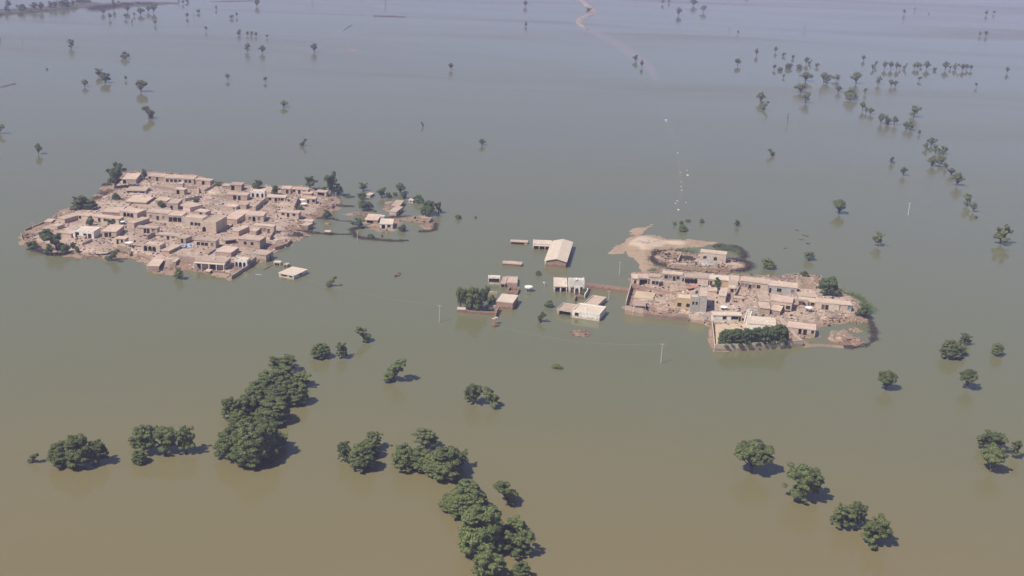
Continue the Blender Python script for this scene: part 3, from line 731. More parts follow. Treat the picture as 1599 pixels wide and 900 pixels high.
 ('E',(52,690),(112,694),(116,680),22,'','', 'b','little brick pump house on the levee line','pump_house',HV,''),
]
CAT = {'mosque': 'mosque', 'gatehouse': 'gatehouse', 'mud_shed': 'shed', 'ruined_house': 'ruin', 'barn': 'barn', 'stair_turret': 'turret', 'upper_room': 'rooftop room', 'tower_house': 'tower',
       'drowned_shed': 'shed', 'brick_shed': 'shed', 'pavilion': 'pavilion', 'mud_step': 'step', 'pump_house': 'pump house'}
BLD = {}
for (reg, FL, FR, BRc, hp, ops, style, col, label, name, grp, rops) in BD:
    BLD[label] = building(name, reg, FL, FR, BRc, hp, ops, style, col, label, CAT.get(name, 'house'), grp, rops)

# the long school with a low ridged roof
def school():
    fl, fr = src('G', 1230, 352), src('G', 1454, 369); h = 2.6
    a, b_ = at(*fl, h), at(*fr, h); c_ = at(*src('G', 1494, 138), h)
    ex = b_ - a; Wd = ex.length; ex.normalize(); ey = Vector((-ex.y, ex.x, 0)); D = (c_ - b_).dot(ey)
    root = empty('school_building', (a.x, a.y, 0), math.atan2(ex.y, ex.x))
    tag(root, 'long ridged pink-roofed school standing in deep flood water', 'school', CV)
    n = 12
    holes = [('w', (k + .5) * D / n - .6, (k + .5) * D / n + .6, 0.9, 2.0) for k in range(n)]
    X, Y = Vector((1, 0, 0)), Vector((0, 1, 0)); w = MB()
    facade(w, Vector((0, 0, 0)), X, -Y, Wd, h, -1, [])
    facade(w, Vector((Wd, 0, 0)), Y, X, D, h, -1, holes)
    facade(w, Vector((Wd, D, 0)), -X, Y, Wd, h, -1, [])
    facade(w, Vector((0, D, 0)), -Y, -X, D, h, -1, holes)
    rz = h + 0.95
    w.tri((0, 0, h), (Wd, 0, h), (Wd / 2, 0, rz)); w.tri((0, D, h), (Wd / 2, D, rz), (Wd, D, h))
    w.build('wall', MT['b'], root)
    r = MB(); o = .45; t = .18
    for s in (0, 1):
        x0, x1 = (-o, Wd / 2) if s == 0 else (Wd / 2, Wd + o)
        z0, z1 = (h - .1, rz + .02) if s == 0 else (rz + .02, h - .1)
        r.hexa([(x0, -o, z0), (x1, -o, z1), (x1, D + o, z1), (x0, D + o, z0), (x0, -o, z0 + t), (x1, -o, z1 + t), (x1, D + o, z1 + t), (x0, D + o, z0 + t)])
    ro = r.build('roof', MT['roofw'], root)
    fill_openings(root, Vector((0, D, 0)), -Y, -X, holes, False)
    k = 10                      # buttress-like veranda posts along the left side
    for i in range(k):
        p = MB(); y = (i + .5) * D / k; p.box(-1.0, -.75, y - .15, y + .15, -1, h - .25); p.build('pillar', MT['w'], root)
    v = MB(); v.box(-1.15, -.46, -.2, D + .2, h - .35, h - .2); v.build('veranda_roof', MT['roofw'], root)
school()

# ------------------------------------------------------------------ free-standing walls
def wallrun(name, reg, pts, h, mtl, label, t=0.32, z0=None, ragged=0.0, cat='wall', grp=None):
    P = [at(*src(reg, x, y)) for x, y in pts]
    g = [ground_z(p.x, p.y) for p in P]
    P = [at(*src(reg, x, y), gg) for (x, y), gg in zip(pts, g)]
    root = MB(); o0 = P[0].copy(); rnd = random.Random(len(label))
    for i in range(len(P) - 1):
        a, b_ = P[i], P[i + 1]; d = b_ - a; d.z = 0; L_ = d.length; d.normalize(); n = Vector((-d.y, d.x, 0)) * t / 2
        k = max(1, int(L_ / (1.4 if ragged else 6)))
        for j in range(k):
            q0 = a.lerp(b_, j / k) - o0; q1 = a.lerp(b_, (j + 1) / k) - o0
            if i and j == 0: q0 = q0 - d * 0
            base = min(a.z, b_.z) - o0.z
            hh = h - (rnd.random() ** 2) * ragged * h
            lo = [q0 - n, q1 - n, q1 + n, q0 + n]
            pb = [Vector((v.x, v.y, base - 1.2)) for v in lo]; pt = [Vector((v.x, v.y, base + hh)) for v in lo]
            root.hexa(pb + pt)
        if i: root.box(a.x - o0.x - t * .55, a.x - o0.x + t * .55, a.y - o0.y - t * .55, a.y - o0.y + t * .55, a.z - o0.z - 1.2, a.z - o0.z + h + .12)
    o = root.build(name, mtl); o.location = o0; tag(o, label, cat, grp)
    return o
W = 'mud_wall'; GW = 'mud yard walls in the large village'; GR = 'yard walls of the village by the sandbank'
for r_, pts, h, mt, lb, rg, gp in [
 ('A', [(645,402),(900,432)], 1.6, 'm', 'long mud yard wall below the many-windowed row', .2, GW),
 ('A', [(1045,418),(1190,412),(1205,468)], 1.6, 'm', 'yard wall joining the gatehouse to a small pale pier', .2, GW),
 ('A', [(1265,450),(1400,385)], 1.8, 'm', 'slanting yard wall running to the end of the long row', .15, GW),
 ('A', [(610,655),(880,668)], 1.3, 'p', 'low whitish wall in front of the green yard tree', .3, GW),
 ('A', [(1040,560),(1240,515)], 1.5, 'm', 'yard wall beside the small shrub in the upper yards', .3, GW),
 ('B', [(0,432),(170,448)], 1.4, 'm', 'thin wall closing the round-roofed inner yard', .3, GW),
 ('B', [(515,600),(640,490)], 2.4, 'm', 'high shaded wall below the brilliant white mosque', .1, GW),
 ('B', [(972,590),(1022,470)], 2.2, 'm', 'high shaded wall beside the eastern debris yard', .1, GW),
 ('B', [(880,500),(960,560),(985,590)], 1.5, 'm', 'bent wall in the eastern debris yard', .3, GW),
 ('B', [(1060,640),(1300,685)], 1.0, 'm', 'knee-high wall along the pond bank', .3, GW),
 ('C', [(598,335),(690,285)], 2.0, 'm', 'short thick wall leading to the pale blocked-window house', .2, GW),
 ('C', [(482,520),(560,548),(670,588)], 1.8, 'm', 'dark crooked wall above the pillared shore house', .2, GW),
 ('C', [(990,585),(1160,600)], 2.2, 'm', 'shaded wall joining the veranda house to the lean-to', .1, GW),
 ('C', [(250,440),(400,470),(405,530)], 1.7, 'm', 'pale curved wall over the shore near the cube house', .2, GW),
 ('C', [(1310,520),(1400,462)], 1.0, 'm', 'low wall in the yard of the broad three-windowed house', .2, GW),
 ('D', [(762,330),(815,250)], 1.3, 'm', 'slanting wall below the reddish-doored house', .2, GW),
 ('D', [(75,715),(230,725),(300,755)], 0.9, 'm', 'low quay wall in front of the white-pillared veranda', .1, GW),
 ('D', [(310,800),(515,665)], 1.6, 'p', 'straight quay wall beside the white shore mosque', .0, GW),
 ('D', [(515,665),(600,590)], 2.4, 'm', 'shaded wall between the white shore mosque and blank waterside house', .05, GW),
 ('D', [(820,460),(960,415),(1010,360)], 1.6, 'm', 'crumbling shaded wall along the eastern shore', .3, GW),
 ('F', [(65,640),(80,690),(110,715)], 1.2, 'm', 'curved wall at the very western tip', .3, GW),
 ('F', [(95,605),(170,575),(245,545)], 1.0, 'm', 'broken wall along the north-western shore', .5, GW),
 ('F', [(470,770),(560,810),(690,820)], 1.0, 'm', 'rough bank wall on the near western shore', .5, GW),
 ('F', [(540,720),(620,685)], 1.2, 'm', 'slanting wall below the whitish western house', .2, GW),
 ('F', [(790,760),(900,770),(915,805)], 1.6, 'm', 'tan wall stub beside the small shore tree', .3, GW),
 ('K', [(118,600),(230,622),(330,632)], 3.2, 'm', 'left stretch of the tall waterside courtyard wall', .0, GR),
 ('K', [(330,632),(560,664),(860,690)], 2.7, 'm', 'long middle stretch of the waterside courtyard wall with broken top', .3, GR),
 ('K', [(885,695),(1045,722)], 3.0, 'm', 'right stretch of the waterside courtyard wall near the rubble', .1, GR),
 ('K', [(128,520),(190,300)], 2.2, 'p', 'side wall of the waterside courtyard', .0, GR),
 ('K', [(195,318),(240,320),(740,392)], 2.2, 'b', 'long pink back wall of the waterside courtyard', .0, GR),
 ('K', [(640,320),(830,345),(845,400)], 2.0, 'm', 'wall round the terrace below the four-arched house', .1, GR),
 ('K', [(400,520),(680,560)], 1.3, 'm', 'inner pen wall in the waterside courtyard', .4, GR),
 ('K', [(545,270),(640,285)], 1.8, 'm', 'short yard wall below the grey painted house', .2, GR),
 ('M', [(188,400),(205,560),(228,788)], 1.8, 'p', 'pale side wall of the grove compound next to the muddy inlet', .0, GR),
 ('M', [(228,790),(700,770),(1260,740),(1448,722)], 2.6, 'p', 'long shaded waterfront wall below the dense grove', .0, GR),
 ('M', [(1448,722),(1290,520),(1135,390)], 2.0, 'p', 'slanting boundary wall on the far side of the grove', .0, GR),
 ('J', [(760,395),(795,320)], 1.7, 'm', 'short thick wall across the thorn-ringed yard', .1, GR),
 ('J', [(740,440),(1000,465),(1255,478)], 1.4, 'm', 'curving outer wall of the thorn-ringed yard', .2, GR),
 ('L', [(20,395),(80,290)], 1.6, 'm', 'slanting wall left of the faded-window row house', .1, GR),
 ('L', [(255,320),(260,360),(345,350)], 1.3, 'm', 'bent wall over the two stepped blocks', .2, GR),
 ('L', [(600,590),(480,580),(430,560)], 1.3, 'm', 'rough wall behind the three-opening pond house', .4, GR),
 ('L', [(1100,560),(1105,600)], 1.4, 'm', 'gate pier wall near the turquoise window', .2, GR),
 ('I', [(560,222),(700,235),(1075,285)], 2.0, 'b', 'long red brick wall crossing open water to the walled village', .0, None),
 ('I', [(545,345),(580,290),(578,250)], 1.7, 'w', 'thin white wall behind the white flooded villa', .0, None),
 ('I', [(430,385),(440,350),(520,352)], 1.6, 'b', 'broken brick wall above the villa side wing', .4, None),
 ('H', [(280,446),(450,458),(628,466)], 1.2, 'b', 'low pink garden wall in front of the waterside grove', .0, None),
 ('H', [(628,466),(665,410)], 1.6, 'b', 'short brick wall climbing to the bright-roofed brick house', .0, None),
 ('H', [(526,216),(648,226)], 1.0, 'p', 'thin pale wall behind the waterside grove', .0, None),
 ('H', [(510,372),(638,382)], 1.0, 'p', 'thin yellowish wall meeting the brick house front', .0, None),
 ('H', [(665,420),(640,470),(628,500)], 2.0, 'b', 'ragged brick wall leading out to the gate pillars', .4, None),
 ('E', [(1205,640),(1335,655)], 0.9, 'm', 'crumbled wall on the outer hamlet islet', .6, None),
 ('D', [(690,685),(800,628)], 0.35, 'm', 'half-sunk wall line running to the white pavilion', .5, None),
 ('D', [(590,742),(660,748)], 0.3, 'w', 'floating white edge of a sunk wall near the lone house', .6, None),
]:
    wallrun(W if mt in 'mpw' else 'brick_wall', r_, pts, h, MT[mt], lb, ragged=rg, grp=gp)

def small(name, loc, mbfun, mtl, label, cat, grp=None, rz=0):
    b = MB(); mbfun(b); o = b.build(name, mtl); o.location = loc; o.rotation_euler = (0, 0, rz); tag(o, label, cat, grp); return o

# gate pillars in the water
for i, (x, y, lb) in enumerate([(603, 605, 'nearer brick gate pillar standing in the water'), (632, 570, 'farther brick gate pillar standing in the water')]):
    p = at(*src('H', x, y))
    r0 = empty('gate_pillar', p); tag(r0, lb, 'gate pillar', 'gate pillars in the water')
    b = MB(); b.box(-.45, .45, -.45, .45, -1, 3.0 - i * .7); b.build('shaft', MT['b'], r0)
    b = MB(); b.box(-.6, .6, -.6, .6, 3.0 - i * .7, 3.25 - i * .7); b.build('cap', MT['p'], r0)

# round water tank on legs
p = at(*src('G', 1015, 712)); r0 = empty('water_tank', p); tag(r0, 'round white water tank on short legs standing alone in the water', 'water tank')
b = MB(); b.tube([(0, 0, 1.5), (0, 0, 1.55), (0, 0, 2.0), (0, 0, 2.05)], [1.4, 1.65, 1.65, 1.5], 20); b.build('tank', MT['white'], r0)
for k in range(4):
    an = k * math.pi / 2 + .6; b = MB(); b.tube([(math.cos(an), math.sin(an), -1), (math.cos(an), math.sin(an), 1.52)], [.16, .16], 8); b.build('leg', MT['k'], r0)
p = at(*src('G', 1208, 650)); r0 = empty('hand_pump', p); tag(r0, 'small white-topped pump post in the water beside the round tank', 'water pump')
b = MB(); b.tube([(0, 0, -1), (0, 0, 1.5)], [.25, .2], 8); b.build('post', MT['k'], r0)
b = MB(); b.box(-.9, .1, -.2, .2, 1.2, 1.5); b.build('handle', MT['white'], r0)

# round canvas shelters and cloth
def canopy(px, label, w=3.0, h=1.6, mt='white'):
    q = at(*px); g = ground_z(q.x, q.y); q = at(*px, g)
    r0 = empty('shelter', q); tag(r0, label, 'shelter', 'cloth shelters and tanks in the village yards')
    b = MB(); b.tube([(0, 0, h), (0, 0, h + .12), (0, 0, h + .35)], [w / 2, w / 2, w / 3.2], 14); b.build('canvas', MT[mt], r0)
    for k in range(4):
        an = k * math.pi / 2 + .7; x, y = math.cos(an) * w * .4, math.sin(an) * w * .4
        b = MB(); b.tube([(x, y, -.3), (x, y, h)], [.07, .07], 6); b.build('pole', MT['wood'], r0)
canopy(src('F', 910, 725), 'round white awning beside the cube house in the western yard', 3.4)
canopy(src('F', 815, 540), 'white cloth awning below the three-arched mud house', 2.8)
canopy(src('F', 860, 553), 'second smaller white awning next to the three-arched mud house', 2.2, 1.2)
canopy(src('F', 557, 425), 'little white domed kiosk by the spreading western tree', 2.0, 2.2)
canopy(src('K', 1278, 552), 'flat white round awning beyond the grey tower', 3.0, 1.0)
canopy(src('L', 690, 492), 'green and white awning in the cluttered yard', 3.0, 1.8, 'white')
canopy(src('B', 1070, 505), 'white awning beside the square eastern hut', 2.6, 1.6)
canopy(src('B', 1090, 540), 'white sheet awning below the square eastern hut', 3.2, 1.2)
q = at(*src('C', 1070, 415), 1.5); r_ = random.Random(4)
def heap(b):
    for k in range(26):
        x, y = r_.uniform(-2.2, 2.2), r_.uniform(-2.4, 2.4); z = max(0, 1.0 - (x * x + y * y) * .12); s_ = r_.uniform(.3, .6)
        b.box(x - s_, x + s_, y - s_, y + s_, -.3, z, .15, r_)
small('bedding_heap', q, heap, MT['blue'], 'heap of blue and white bedding between two houses', 'bedding')
a, b_ = at(*src('K', 845, 300), 4.0), at(*src('K', 960, 275), 4.0)
r0 = empty('awning', (a + b_) / 2 - Vector((0, 0, 2.6)), math.atan2((b_ - a).y, (b_ - a).x)); L_ = (b_ - a).length
tag(r0, 'red cloth awning stretched below the four-arched house', 'awning')
b = MB(); b.box(-L_ / 2, L_ / 2, -1.2, 1.2, 2.55, 2.63, .12, random.Random(1)); b.build('cloth', MT['pink'], r0)
for sx in (-1, 1):
    for sy in (-1, 1):
        b = MB(); b.tube([(sx * L_ * .48, sy, -.5), (sx * L_ * .48, sy, 2.6)], [.06, .06], 6); b.build('pole', MT['wood'], r0)

# mosque extras: domes on the parapets
def dome(name_label, spots):
    root = BLD[name_label]; Wd, D, h = root['_dims']
    for u, rr in spots:
        b = MB(); prof = [(1.0, 0), (.97, .35), (.8, .7), (.5, .95), (.15, 1.1), (.03, 1.5)]
        b.tube([(u * Wd, .5, h - .02 + z * rr) for _, z in prof], [r * rr for r, _ in prof], 12)
        b.build('dome', MT['w'], root, smooth=True)
dome('pure white mosque with domed parapet where the brick wall begins', [(.12, .45), (.5, .7), (.88, .45), (.32, .3), (.7, .3)])
dome('small white shore mosque with three arches and a toothed parapet', [(.2, .3), (.5, .45), (.8, .3)])
dome('brilliant white mosque with a spiky parapet on the far edge', [(.03, .35), (.35, .3), (.65, .3), (.97, .35)])
for k in BLD.values(): del k['_dims']

# small arched gate in front of the white mosque
p = at(*src('I', 455, 300)); r0 = empty('arched_gate', p, -.1); tag(r0, 'small free white arch in the water before the pure white mosque', 'gate')
b = MB(); facade(b, Vector((-1.2, 0, 0)), Vector((1, 0, 0)), Vector((0, -1, 0)), 2.4, 3.4, -1, [('a', .45, 1.95, 0, 2.6)], .5)
facade(b, Vector((1.2, .5, 0)), Vector((-1, 0, 0)), Vector((0, 1, 0)), 2.4, 3.4, -1, [('a', .45, 1.95, 0, 2.6)], .02)
b.quad((-1.2, 0, 3.4), (1.2, 0, 3.4), (1.2, .5, 3.4), (-1.2, .5, 3.4)); b.quad((-1.2, 0, -1), (-1.2, 0, 3.4), (-1.2, .5, 3.4), (-1.2, .5, -1)); b.quad((1.2, 0, -1), (1.2, .5, -1), (1.2, .5, 3.4), (1.2, 0, 3.4))
b.build('arch', MT['w'], r0)

# staircase on the white grove house
p = at(*src('M', 640, 415)); g = ground_z(p.x, p.y)
r0 = empty('outside_staircase', at(*src('M', 640, 415), g), R(-20)); tag(r0, 'white outside staircase between the white house and the cream roof', 'staircase')
b = MB()
for k in range(9): b.box(0, 1.4, k * .55 * 1.0, (k + 1) * .55, -.5, .35 * (k + 1))
b.build('steps', MT['p'], r0)
for x in (-.25, 1.4):
    b = MB(); b.hexa([(x, 0, -.5), (x + .24, 0, -.5), (x + .24, 5, -.5), (x, 5, -.5), (x, 0, .9), (x + .24, 0, .9), (x + .24, 5, 3.9), (x, 5, 3.9)]); b.build('balustrade', MT['w'], r0)

# a broken mud arch in the cluttered yard
p = at(*src('L', 610, 455), 1.2); r0 = empty('broken_arch', p, -.15); tag(r0, 'broken mud arch standing in the cluttered yard', 'ruined arch')
b = MB(); facade(b, Vector((-3, 0, 0)), Vector((1, 0, 0)), Vector((0, -1, 0)), 6, 3.4, -.5, [('a', .5, 5.5, 0, 3.0)], .5)
facade(b, Vector((3, .5, 0)), Vector((-1, 0, 0)), Vector((0, 1, 0)), 6, 3.4, -.5, [('a', .5, 5.5, 0, 3.0)], .02)
b.quad((-3, 0, 3.4), (3, 0, 3.4), (3, .5, 3.4), (-3, .5, 3.4)); b.build('arch', MT['m'], r0)

# poles
def pole(px, hpx, label, mt='grey'):
    p = at(*px); h = hpx / (ppm(p) * cosdep(p))
    r0 = empty('utility_pole', p); tag(r0, label, 'pole', 'power poles standing in the flood')
    b = MB(); b.tube([(0, 0, -1.5), (0, 0, h)], [.15, .09], 8); b.build('post', MT[mt], r0)
    b = MB(); b.box(-.55, .55, -.05, .05, h - .42, h - .32); b.build('crossarm', MT['k'], r0)
    for x in (-.48, .48):
        b = MB(); b.tube([(x, 0, h - .32), (x, 0, h - .08)], [.06, .06], 6); b.build('insulator', MT['white'], r0)
    return p + Vector((0, 0, h))
T1 = pole((686, 503), 26, 'thin grey power pole between the lone house and the waterside grove')
T2 = pole((1032, 567), 30, 'pale power pole nearest the camera below the waterside courtyard')
pole((1418, 336), 19, 'leaning-looking white pole alone between scattered trees on open water', 'white')
pole((524, 322), 22, 'grey pole on the eastern mud spit of the large village')
pole((558, 376), 16, 'short grey pole on the hamlet levee')
pole((967, 429), 20, 'pale pole in the water beside the sandbank')
pole((950.5, 467), 13, 'faint pole behind the long red brick wall')
pole((51, 357), 10, 'small pole off the western end of the large village')
T0 = at(420, 425, 6)
def wire(a, b_, sag, label):
    pts = []; n = 16
    for i in range(n + 1):
        t = i / n; q = a.lerp(b_, t); q.z -= sag * 4 * t * (1 - t); pts.append(tuple(q - a))
    m_ = MB(); m_.tube(pts, [.013] * (n + 1), 5); o = m_.build('power_line', MT['wire']); o.location = a; tag(o, label, 'cable', 'power lines over the flood')
wire(T1, T2, 5, 'sagging wire between the two power poles')
wire(at(*src('D', 520, 560), 5), T1, 3, 'thin wire from the village corner to the grey power pole')

def terrace(reg, pts, mt, zup=.45):
    P = [at(*src(reg, x, y), 1.2) for x, y in pts]; b = MB(); n = len(P)
    for z in (0.0, 1.0):
        for p in P: b.v.append((p.x, p.y, .3 if z == 0 else 1.3 + zup))
    b.f.append(tuple(n + i for i in range(n)))
    for i in range(n): b.f.append((i, (i + 1) % n, n + (i + 1) % n, n + i))
    tag(b.build('terrace', MT[mt]), kind='structure')
terrace('K', [(215, 425), (250, 345), (480, 372), (450, 440)], 'courty')
terrace('M', [(250, 700), (240, 420), (640, 405), (740, 440), (700, 560)], 'courty', .15)

# ------------------------------------------------------------------ rubble and clutter on the ground
def inside_pts(poly, n, rnd, edge=0.5):
    x0, y0 = poly.min(0); x1, y1 = poly.max(0)
    X = np.array([rnd.uniform(x0, x1) for _ in range(n * 3)]); Y = np.array([rnd.uniform(y0, y1) for _ in range(n * 3)])
    D = sdf(poly, X, Y)
    k = D > edge
    return list(zip(X[k], Y[k], D[k]))[:n]
def rubble(idx, n, mt, seed, smin, smax, hmax, tall=False):
    rnd = random.Random(seed); b = MB(); poly, top, edge = LAND[idx]
    for x, y, d in inside_pts(poly, n, rnd):
        if fbm(x, y, seed, 0.07) < -0.12: continue
        t = min(d / edge, 1); z = top * t * t * (3 - 2 * t)
        s1, s2, h = rnd.uniform(smin, smax), rnd.uniform(smin, smax), rnd.uniform(.1, hmax)
        an = rnd.uniform(0, 3.14); c, s = math.cos(an), math.sin(an); n0 = len(b.v)
        b.box(-s1, s1, -s2, s2, -.5, h, min(s1, s2, h) * .45, rnd)
        for i in range(n0, len(b.v)):
            vx, vy, vz = b.v[i]; b.v[i] = (x + vx * c - vy * s, y + vx * s + vy * c, z + vz)
    o = b.build('rubble', MT[mt]); o['kind'] = 'stuff'
rubble(0, 4200, 'm', 1, .1, .45, .4); rubble(0, 900, 'wood', 2, .1, .45, .4); rubble(0, 700, 'k', 3, .1, .5, .4); rubble(0, 160, 'blue', 24, .2, .5, .5); rubble(0, 120, 'pink', 25, .15, .4, .4); rubble(0, 260, 'white', 4, .1, .35, .4)
rubble(1, 2600, 'm', 5, .12, .6, .5); rubble(1, 620, 'wood', 6, .1, .45, .5); rubble(1, 500, 'k', 7, .1, .5, .5); rubble(1, 240, 'white', 8, .1, .4, .4)
rubble(2, 700, 'm', 9, .1, .6, .4); rubble(2, 300, 'wood', 10, .1, .5, .4); rubble(3, 300, 'm', 11, .1, .5, .2)
rubble(5, 220, 'm', 12, .2, .9, .9); rubble(7, 120, 'm', 13, .2, .6, .4); rubble(8, 160, 'm', 14, .2, .7, .5)

def mound(px, w, h, label, mt='m', seed=0):
    q = at(*px); g = ground_z(q.x, q.y); q = at(*px, g); rnd = random.Random(seed)
    b = MB(); nr, ns = 5, 16
    for i in range(nr + 1):
        for k in range(ns):
            an = 2 * math.pi * k / ns; r = w / 2 * i / nr * (1 + .22 * mnoise.noise(Vector((math.cos(an) * 2, math.sin(an) * 2, seed + i * .3))))
            z = h * (1 - (i / nr) ** 1.6) + rnd.uniform(-.08, .12) * h - (.25 if i == nr else 0)
            b.v.append((r * math.cos(an), r * math.sin(an), z))
    for i in range(nr):
        for k in range(ns): b.f.append((i * ns + k, i * ns + (k + 1) % ns, (i + 1) * ns + (k + 1) % ns, (i + 1) * ns + k))
    for _ in range(int(18 + w * 4)):
        an, rr = rnd.uniform(0, 6.28), rnd.uniform(0, w / 2); s_ = rnd.uniform(.15, .5); x, y = rr * math.cos(an), rr * math.sin(an); z = h * (1 - (2 * rr / w) ** 1.6)
        b.box(x - s_, x + s_, y - s_ * .6, y + s_ * .6, z - .5, z + rnd.uniform(.05, .35), .12, rnd)
    o = b.build('rubble_mound', MT[mt]); o.location = q; tag(o, label, 'rubble mound', 'mounds of fallen mud walls')
for i, (r_, x, y, w, h, lb) in enumerate([
 ('B', 60, 380, 9, 1.6, 'round mud mound in the inner yard near the far edge'), ('A', 1320, 570, 8, 1.2, 'wide low mound by the upper yard shrub'),
 ('B', 560, 650, 5, 1.0, 'fallen wall heap under the high shaded wall'), ('B', 700, 560, 7, 1.2, 'debris mound in the eastern debris yard'),
 ('B', 1000, 880, 6, 1.0, 'dark debris mound at the shaded eastern shore'), ('B', 1300, 460, 10, 1.0, 'long mud mound on the eastern spit'),
 ('A', 560, 530, 8, 1.2, 'mud mound behind the green yard tree'), ('C', 900, 540, 7, 1.0, 'fallen mud heap above the lean-to'),
 ('F', 700, 760, 7, 1.0, 'broken mud heap on the near western shore'), ('F', 130, 640, 6, 1.0, 'fallen heap at the western tip'),
 ('J', 1050, 390, 9, 1.4, 'grey debris heap before the lone ringed house'), ('J', 860, 350, 8, .9, 'dark twig heap in the thorn-ringed yard'),
 ('L', 200, 480, 6, 1.0, 'grey straw heap behind the flat cream roof'), ('L', 700, 530, 7, 1.2, 'household debris heap in the cluttered yard'),
 ('L', 900, 520, 6, 1.0, 'fallen wall heap near the red-doored row house'), ('L', 960, 730, 8, 1.8, 'collapsed wall heap on the pond islet'),
 ('L', 1110, 770, 6, .7, 'long tail of fallen bricks on the pond islet'), ('L', 1100, 655, 5, .4, 'little mud hump inside the pond'),
 ('K', 1010, 640, 5, 1.0, 'rubble heap at the foot of the grey tower'), ('K', 560, 560, 6, .8, 'straw and brick heap in the waterside courtyard'),
 ('K', 1130, 720, 5, 1.0, 'clutter heap at the muddy inlet'), ('E', 1290, 640, 4, .8, 'brick heap on the outer hamlet islet'),
 ('E', 470, 480, 7, .6, 'fallen hut heap at the hamlet edge'), ('E', 90, 600, 3, .5, 'tiny heap in the pond beside the levee'),
 ('I', 500, 755, 7.5, 1.0, 'collapsed brick hut in the water before the white villa')]):
    mound(src(r_, x, y), w, h, lb, 'm' if 'brick hut' in lb else ('k' if 'grey' in lb else ('brush' if 'dark' in lb else 'm')), i)

# loose floating scraps along the drowned road and elsewhere
def scrap(px, s, label, mt='white'):
    rnd = random.Random(int(px[0] * 7)); b = MB(); s *= .72; b.box(-s, s, -s * .7, s * .7, -.3, s * .6, s * .2, rnd)
    o = b.build('marker_stone', MT[mt]); o.location = at(*px); tag(o, label, 'marker stone', 'white marker stones along the drowned road')
for x, y, s, lb in [(628, 37, 1.1, 'broad white stone farthest up the drowned road'), (633, 47, .5, 'little white chip beside the farthest stone'), (712, 267, .5, 'single white stone midway along the drowned road'),
    (730, 404, .5, 'white stone left of the brightest one'), (783, 424, .8, 'brightest white stone beside the drowned road'), (777, 388, .4, 'faint chip above the brightest stone'), (736, 470, .35, 'faint pale chip in the broken line of stones'),
    (735, 503, .4, 'second pale chip in the broken line of stones'), (741, 530, .45, 'lowest pale chip in the broken line of stones'), (708, 605, .6, 'upper of the paired white stones near the bushes'),
    (697, 621, .5, 'lower of the paired white stones near the bushes'), (716, 667, .7, 'last white stone above the half-sunk bushes'), (770, 615, .35, 'orange-tinged chip near the paired stones')]:
    scrap(src('X', x, y), s, lb)

def boat(px, L_, ang, label, mt):
    b = MB(); n = 8; w = L_ * .14
    for i in range(n + 1):
        t = i / n; ww = w * math.sin(math.pi * min(max(t, .04), .96)) ** .6; lift = .25 * (2 * t - 1) ** 2
        x = (t - .5) * L_
        b.v += [(x, -ww, .35 + lift), (x, -ww * .6, -.15), (x, ww * .6, -.15), (x, ww, .35 + lift), (x, ww * .8, .3 + lift), (x, ww * .5, .02), (x, -ww * .5, .02), (x, -ww * .8, .3 + lift)]
    for i in range(n):
        for k in range(8): b.f.append((i * 8 + k, i * 8 + (k + 1) % 8, i * 8 + 8 + (k + 1) % 8, i * 8 + 8 + k))
    b.f.append(tuple(range(8))); b.f.append(tuple(n * 8 + 7 - k for k in range(8)))
    o = b.build('rowing_boat', MT[mt]); o.location = at(*px); o.rotation_euler = (0, 0, ang); tag(o, label, 'boat')
boat((621, 430), 5.5, 1.25, 'small pink-brown boat adrift in the middle of the open water', 'm')

# ------------------------------------------------------------------ trees
def leafcloud(b, c, rx, ry, rz, n, size, rnd, shell=0.55, flat=0.25):
    for _ in range(n):
        z = rnd.uniform(-1, 1); an = rnd.uniform(0, 6.2832); q = math.sqrt(1 - z * z)
        if z < -.3 and rnd.random() < .5: z = -z * .5
        d = Vector((q * math.cos(an), q * math.sin(an), z))
        rr = (shell + (1 - shell) * rnd.random() ** .5) * (1 + abs(rnd.gauss(0, .16)))
        rr *= 1 + .38 * mnoise.noise(Vector((d.x * 2.2 + c[0] * 9, d.y * 2.2 + c[1] * 9, d.z * 2.2 + c[2] * 9)))
        p = Vector((c[0] + d.x * rx * rr, c[1] + d.y * ry * rr, c[2] + d.z * rz * rr))
        nrm = (d + Vector((rnd.gauss(0, .45), rnd.gauss(0, .45), rnd.gauss(0, .45) + flat))).normalized()
        u = nrm.orthogonal().normalized(); v = nrm.cross(u); a = rnd.uniform(0, 6.28)
        u2 = u * math.cos(a) + v * math.sin(a); v2 = nrm.cross(u2)
        s = size * rnd.uniform(.5, 1.35); s2 = s * rnd.uniform(.5, .9)
        n0 = len(b.v)
        b.v += [tuple(p - u2 * s), tuple(p - v2 * s2 + nrm * s * .15), tuple(p + u2 * s), tuple(p + v2 * s2 + nrm * s * .15)]
        b.f.append((n0, n0 + 1, n0 + 2, n0 + 3))

def limb(b, p0, p1, r0, r1, rnd, bend=.05):
    p0, p1 = Vector(p0), Vector(p1); pts = []; n = 4
    off = Vector((rnd.uniform(-bend, bend), rnd.uniform(-bend, bend), 0))
    for i in range(n + 1):
        t = i / n; pts.append(p0.lerp(p1, t) + off * math.sin(math.pi * t))
    b.tube(pts, [r0 + (r1 - r0) * i / n for i in range(n + 1)], 6)

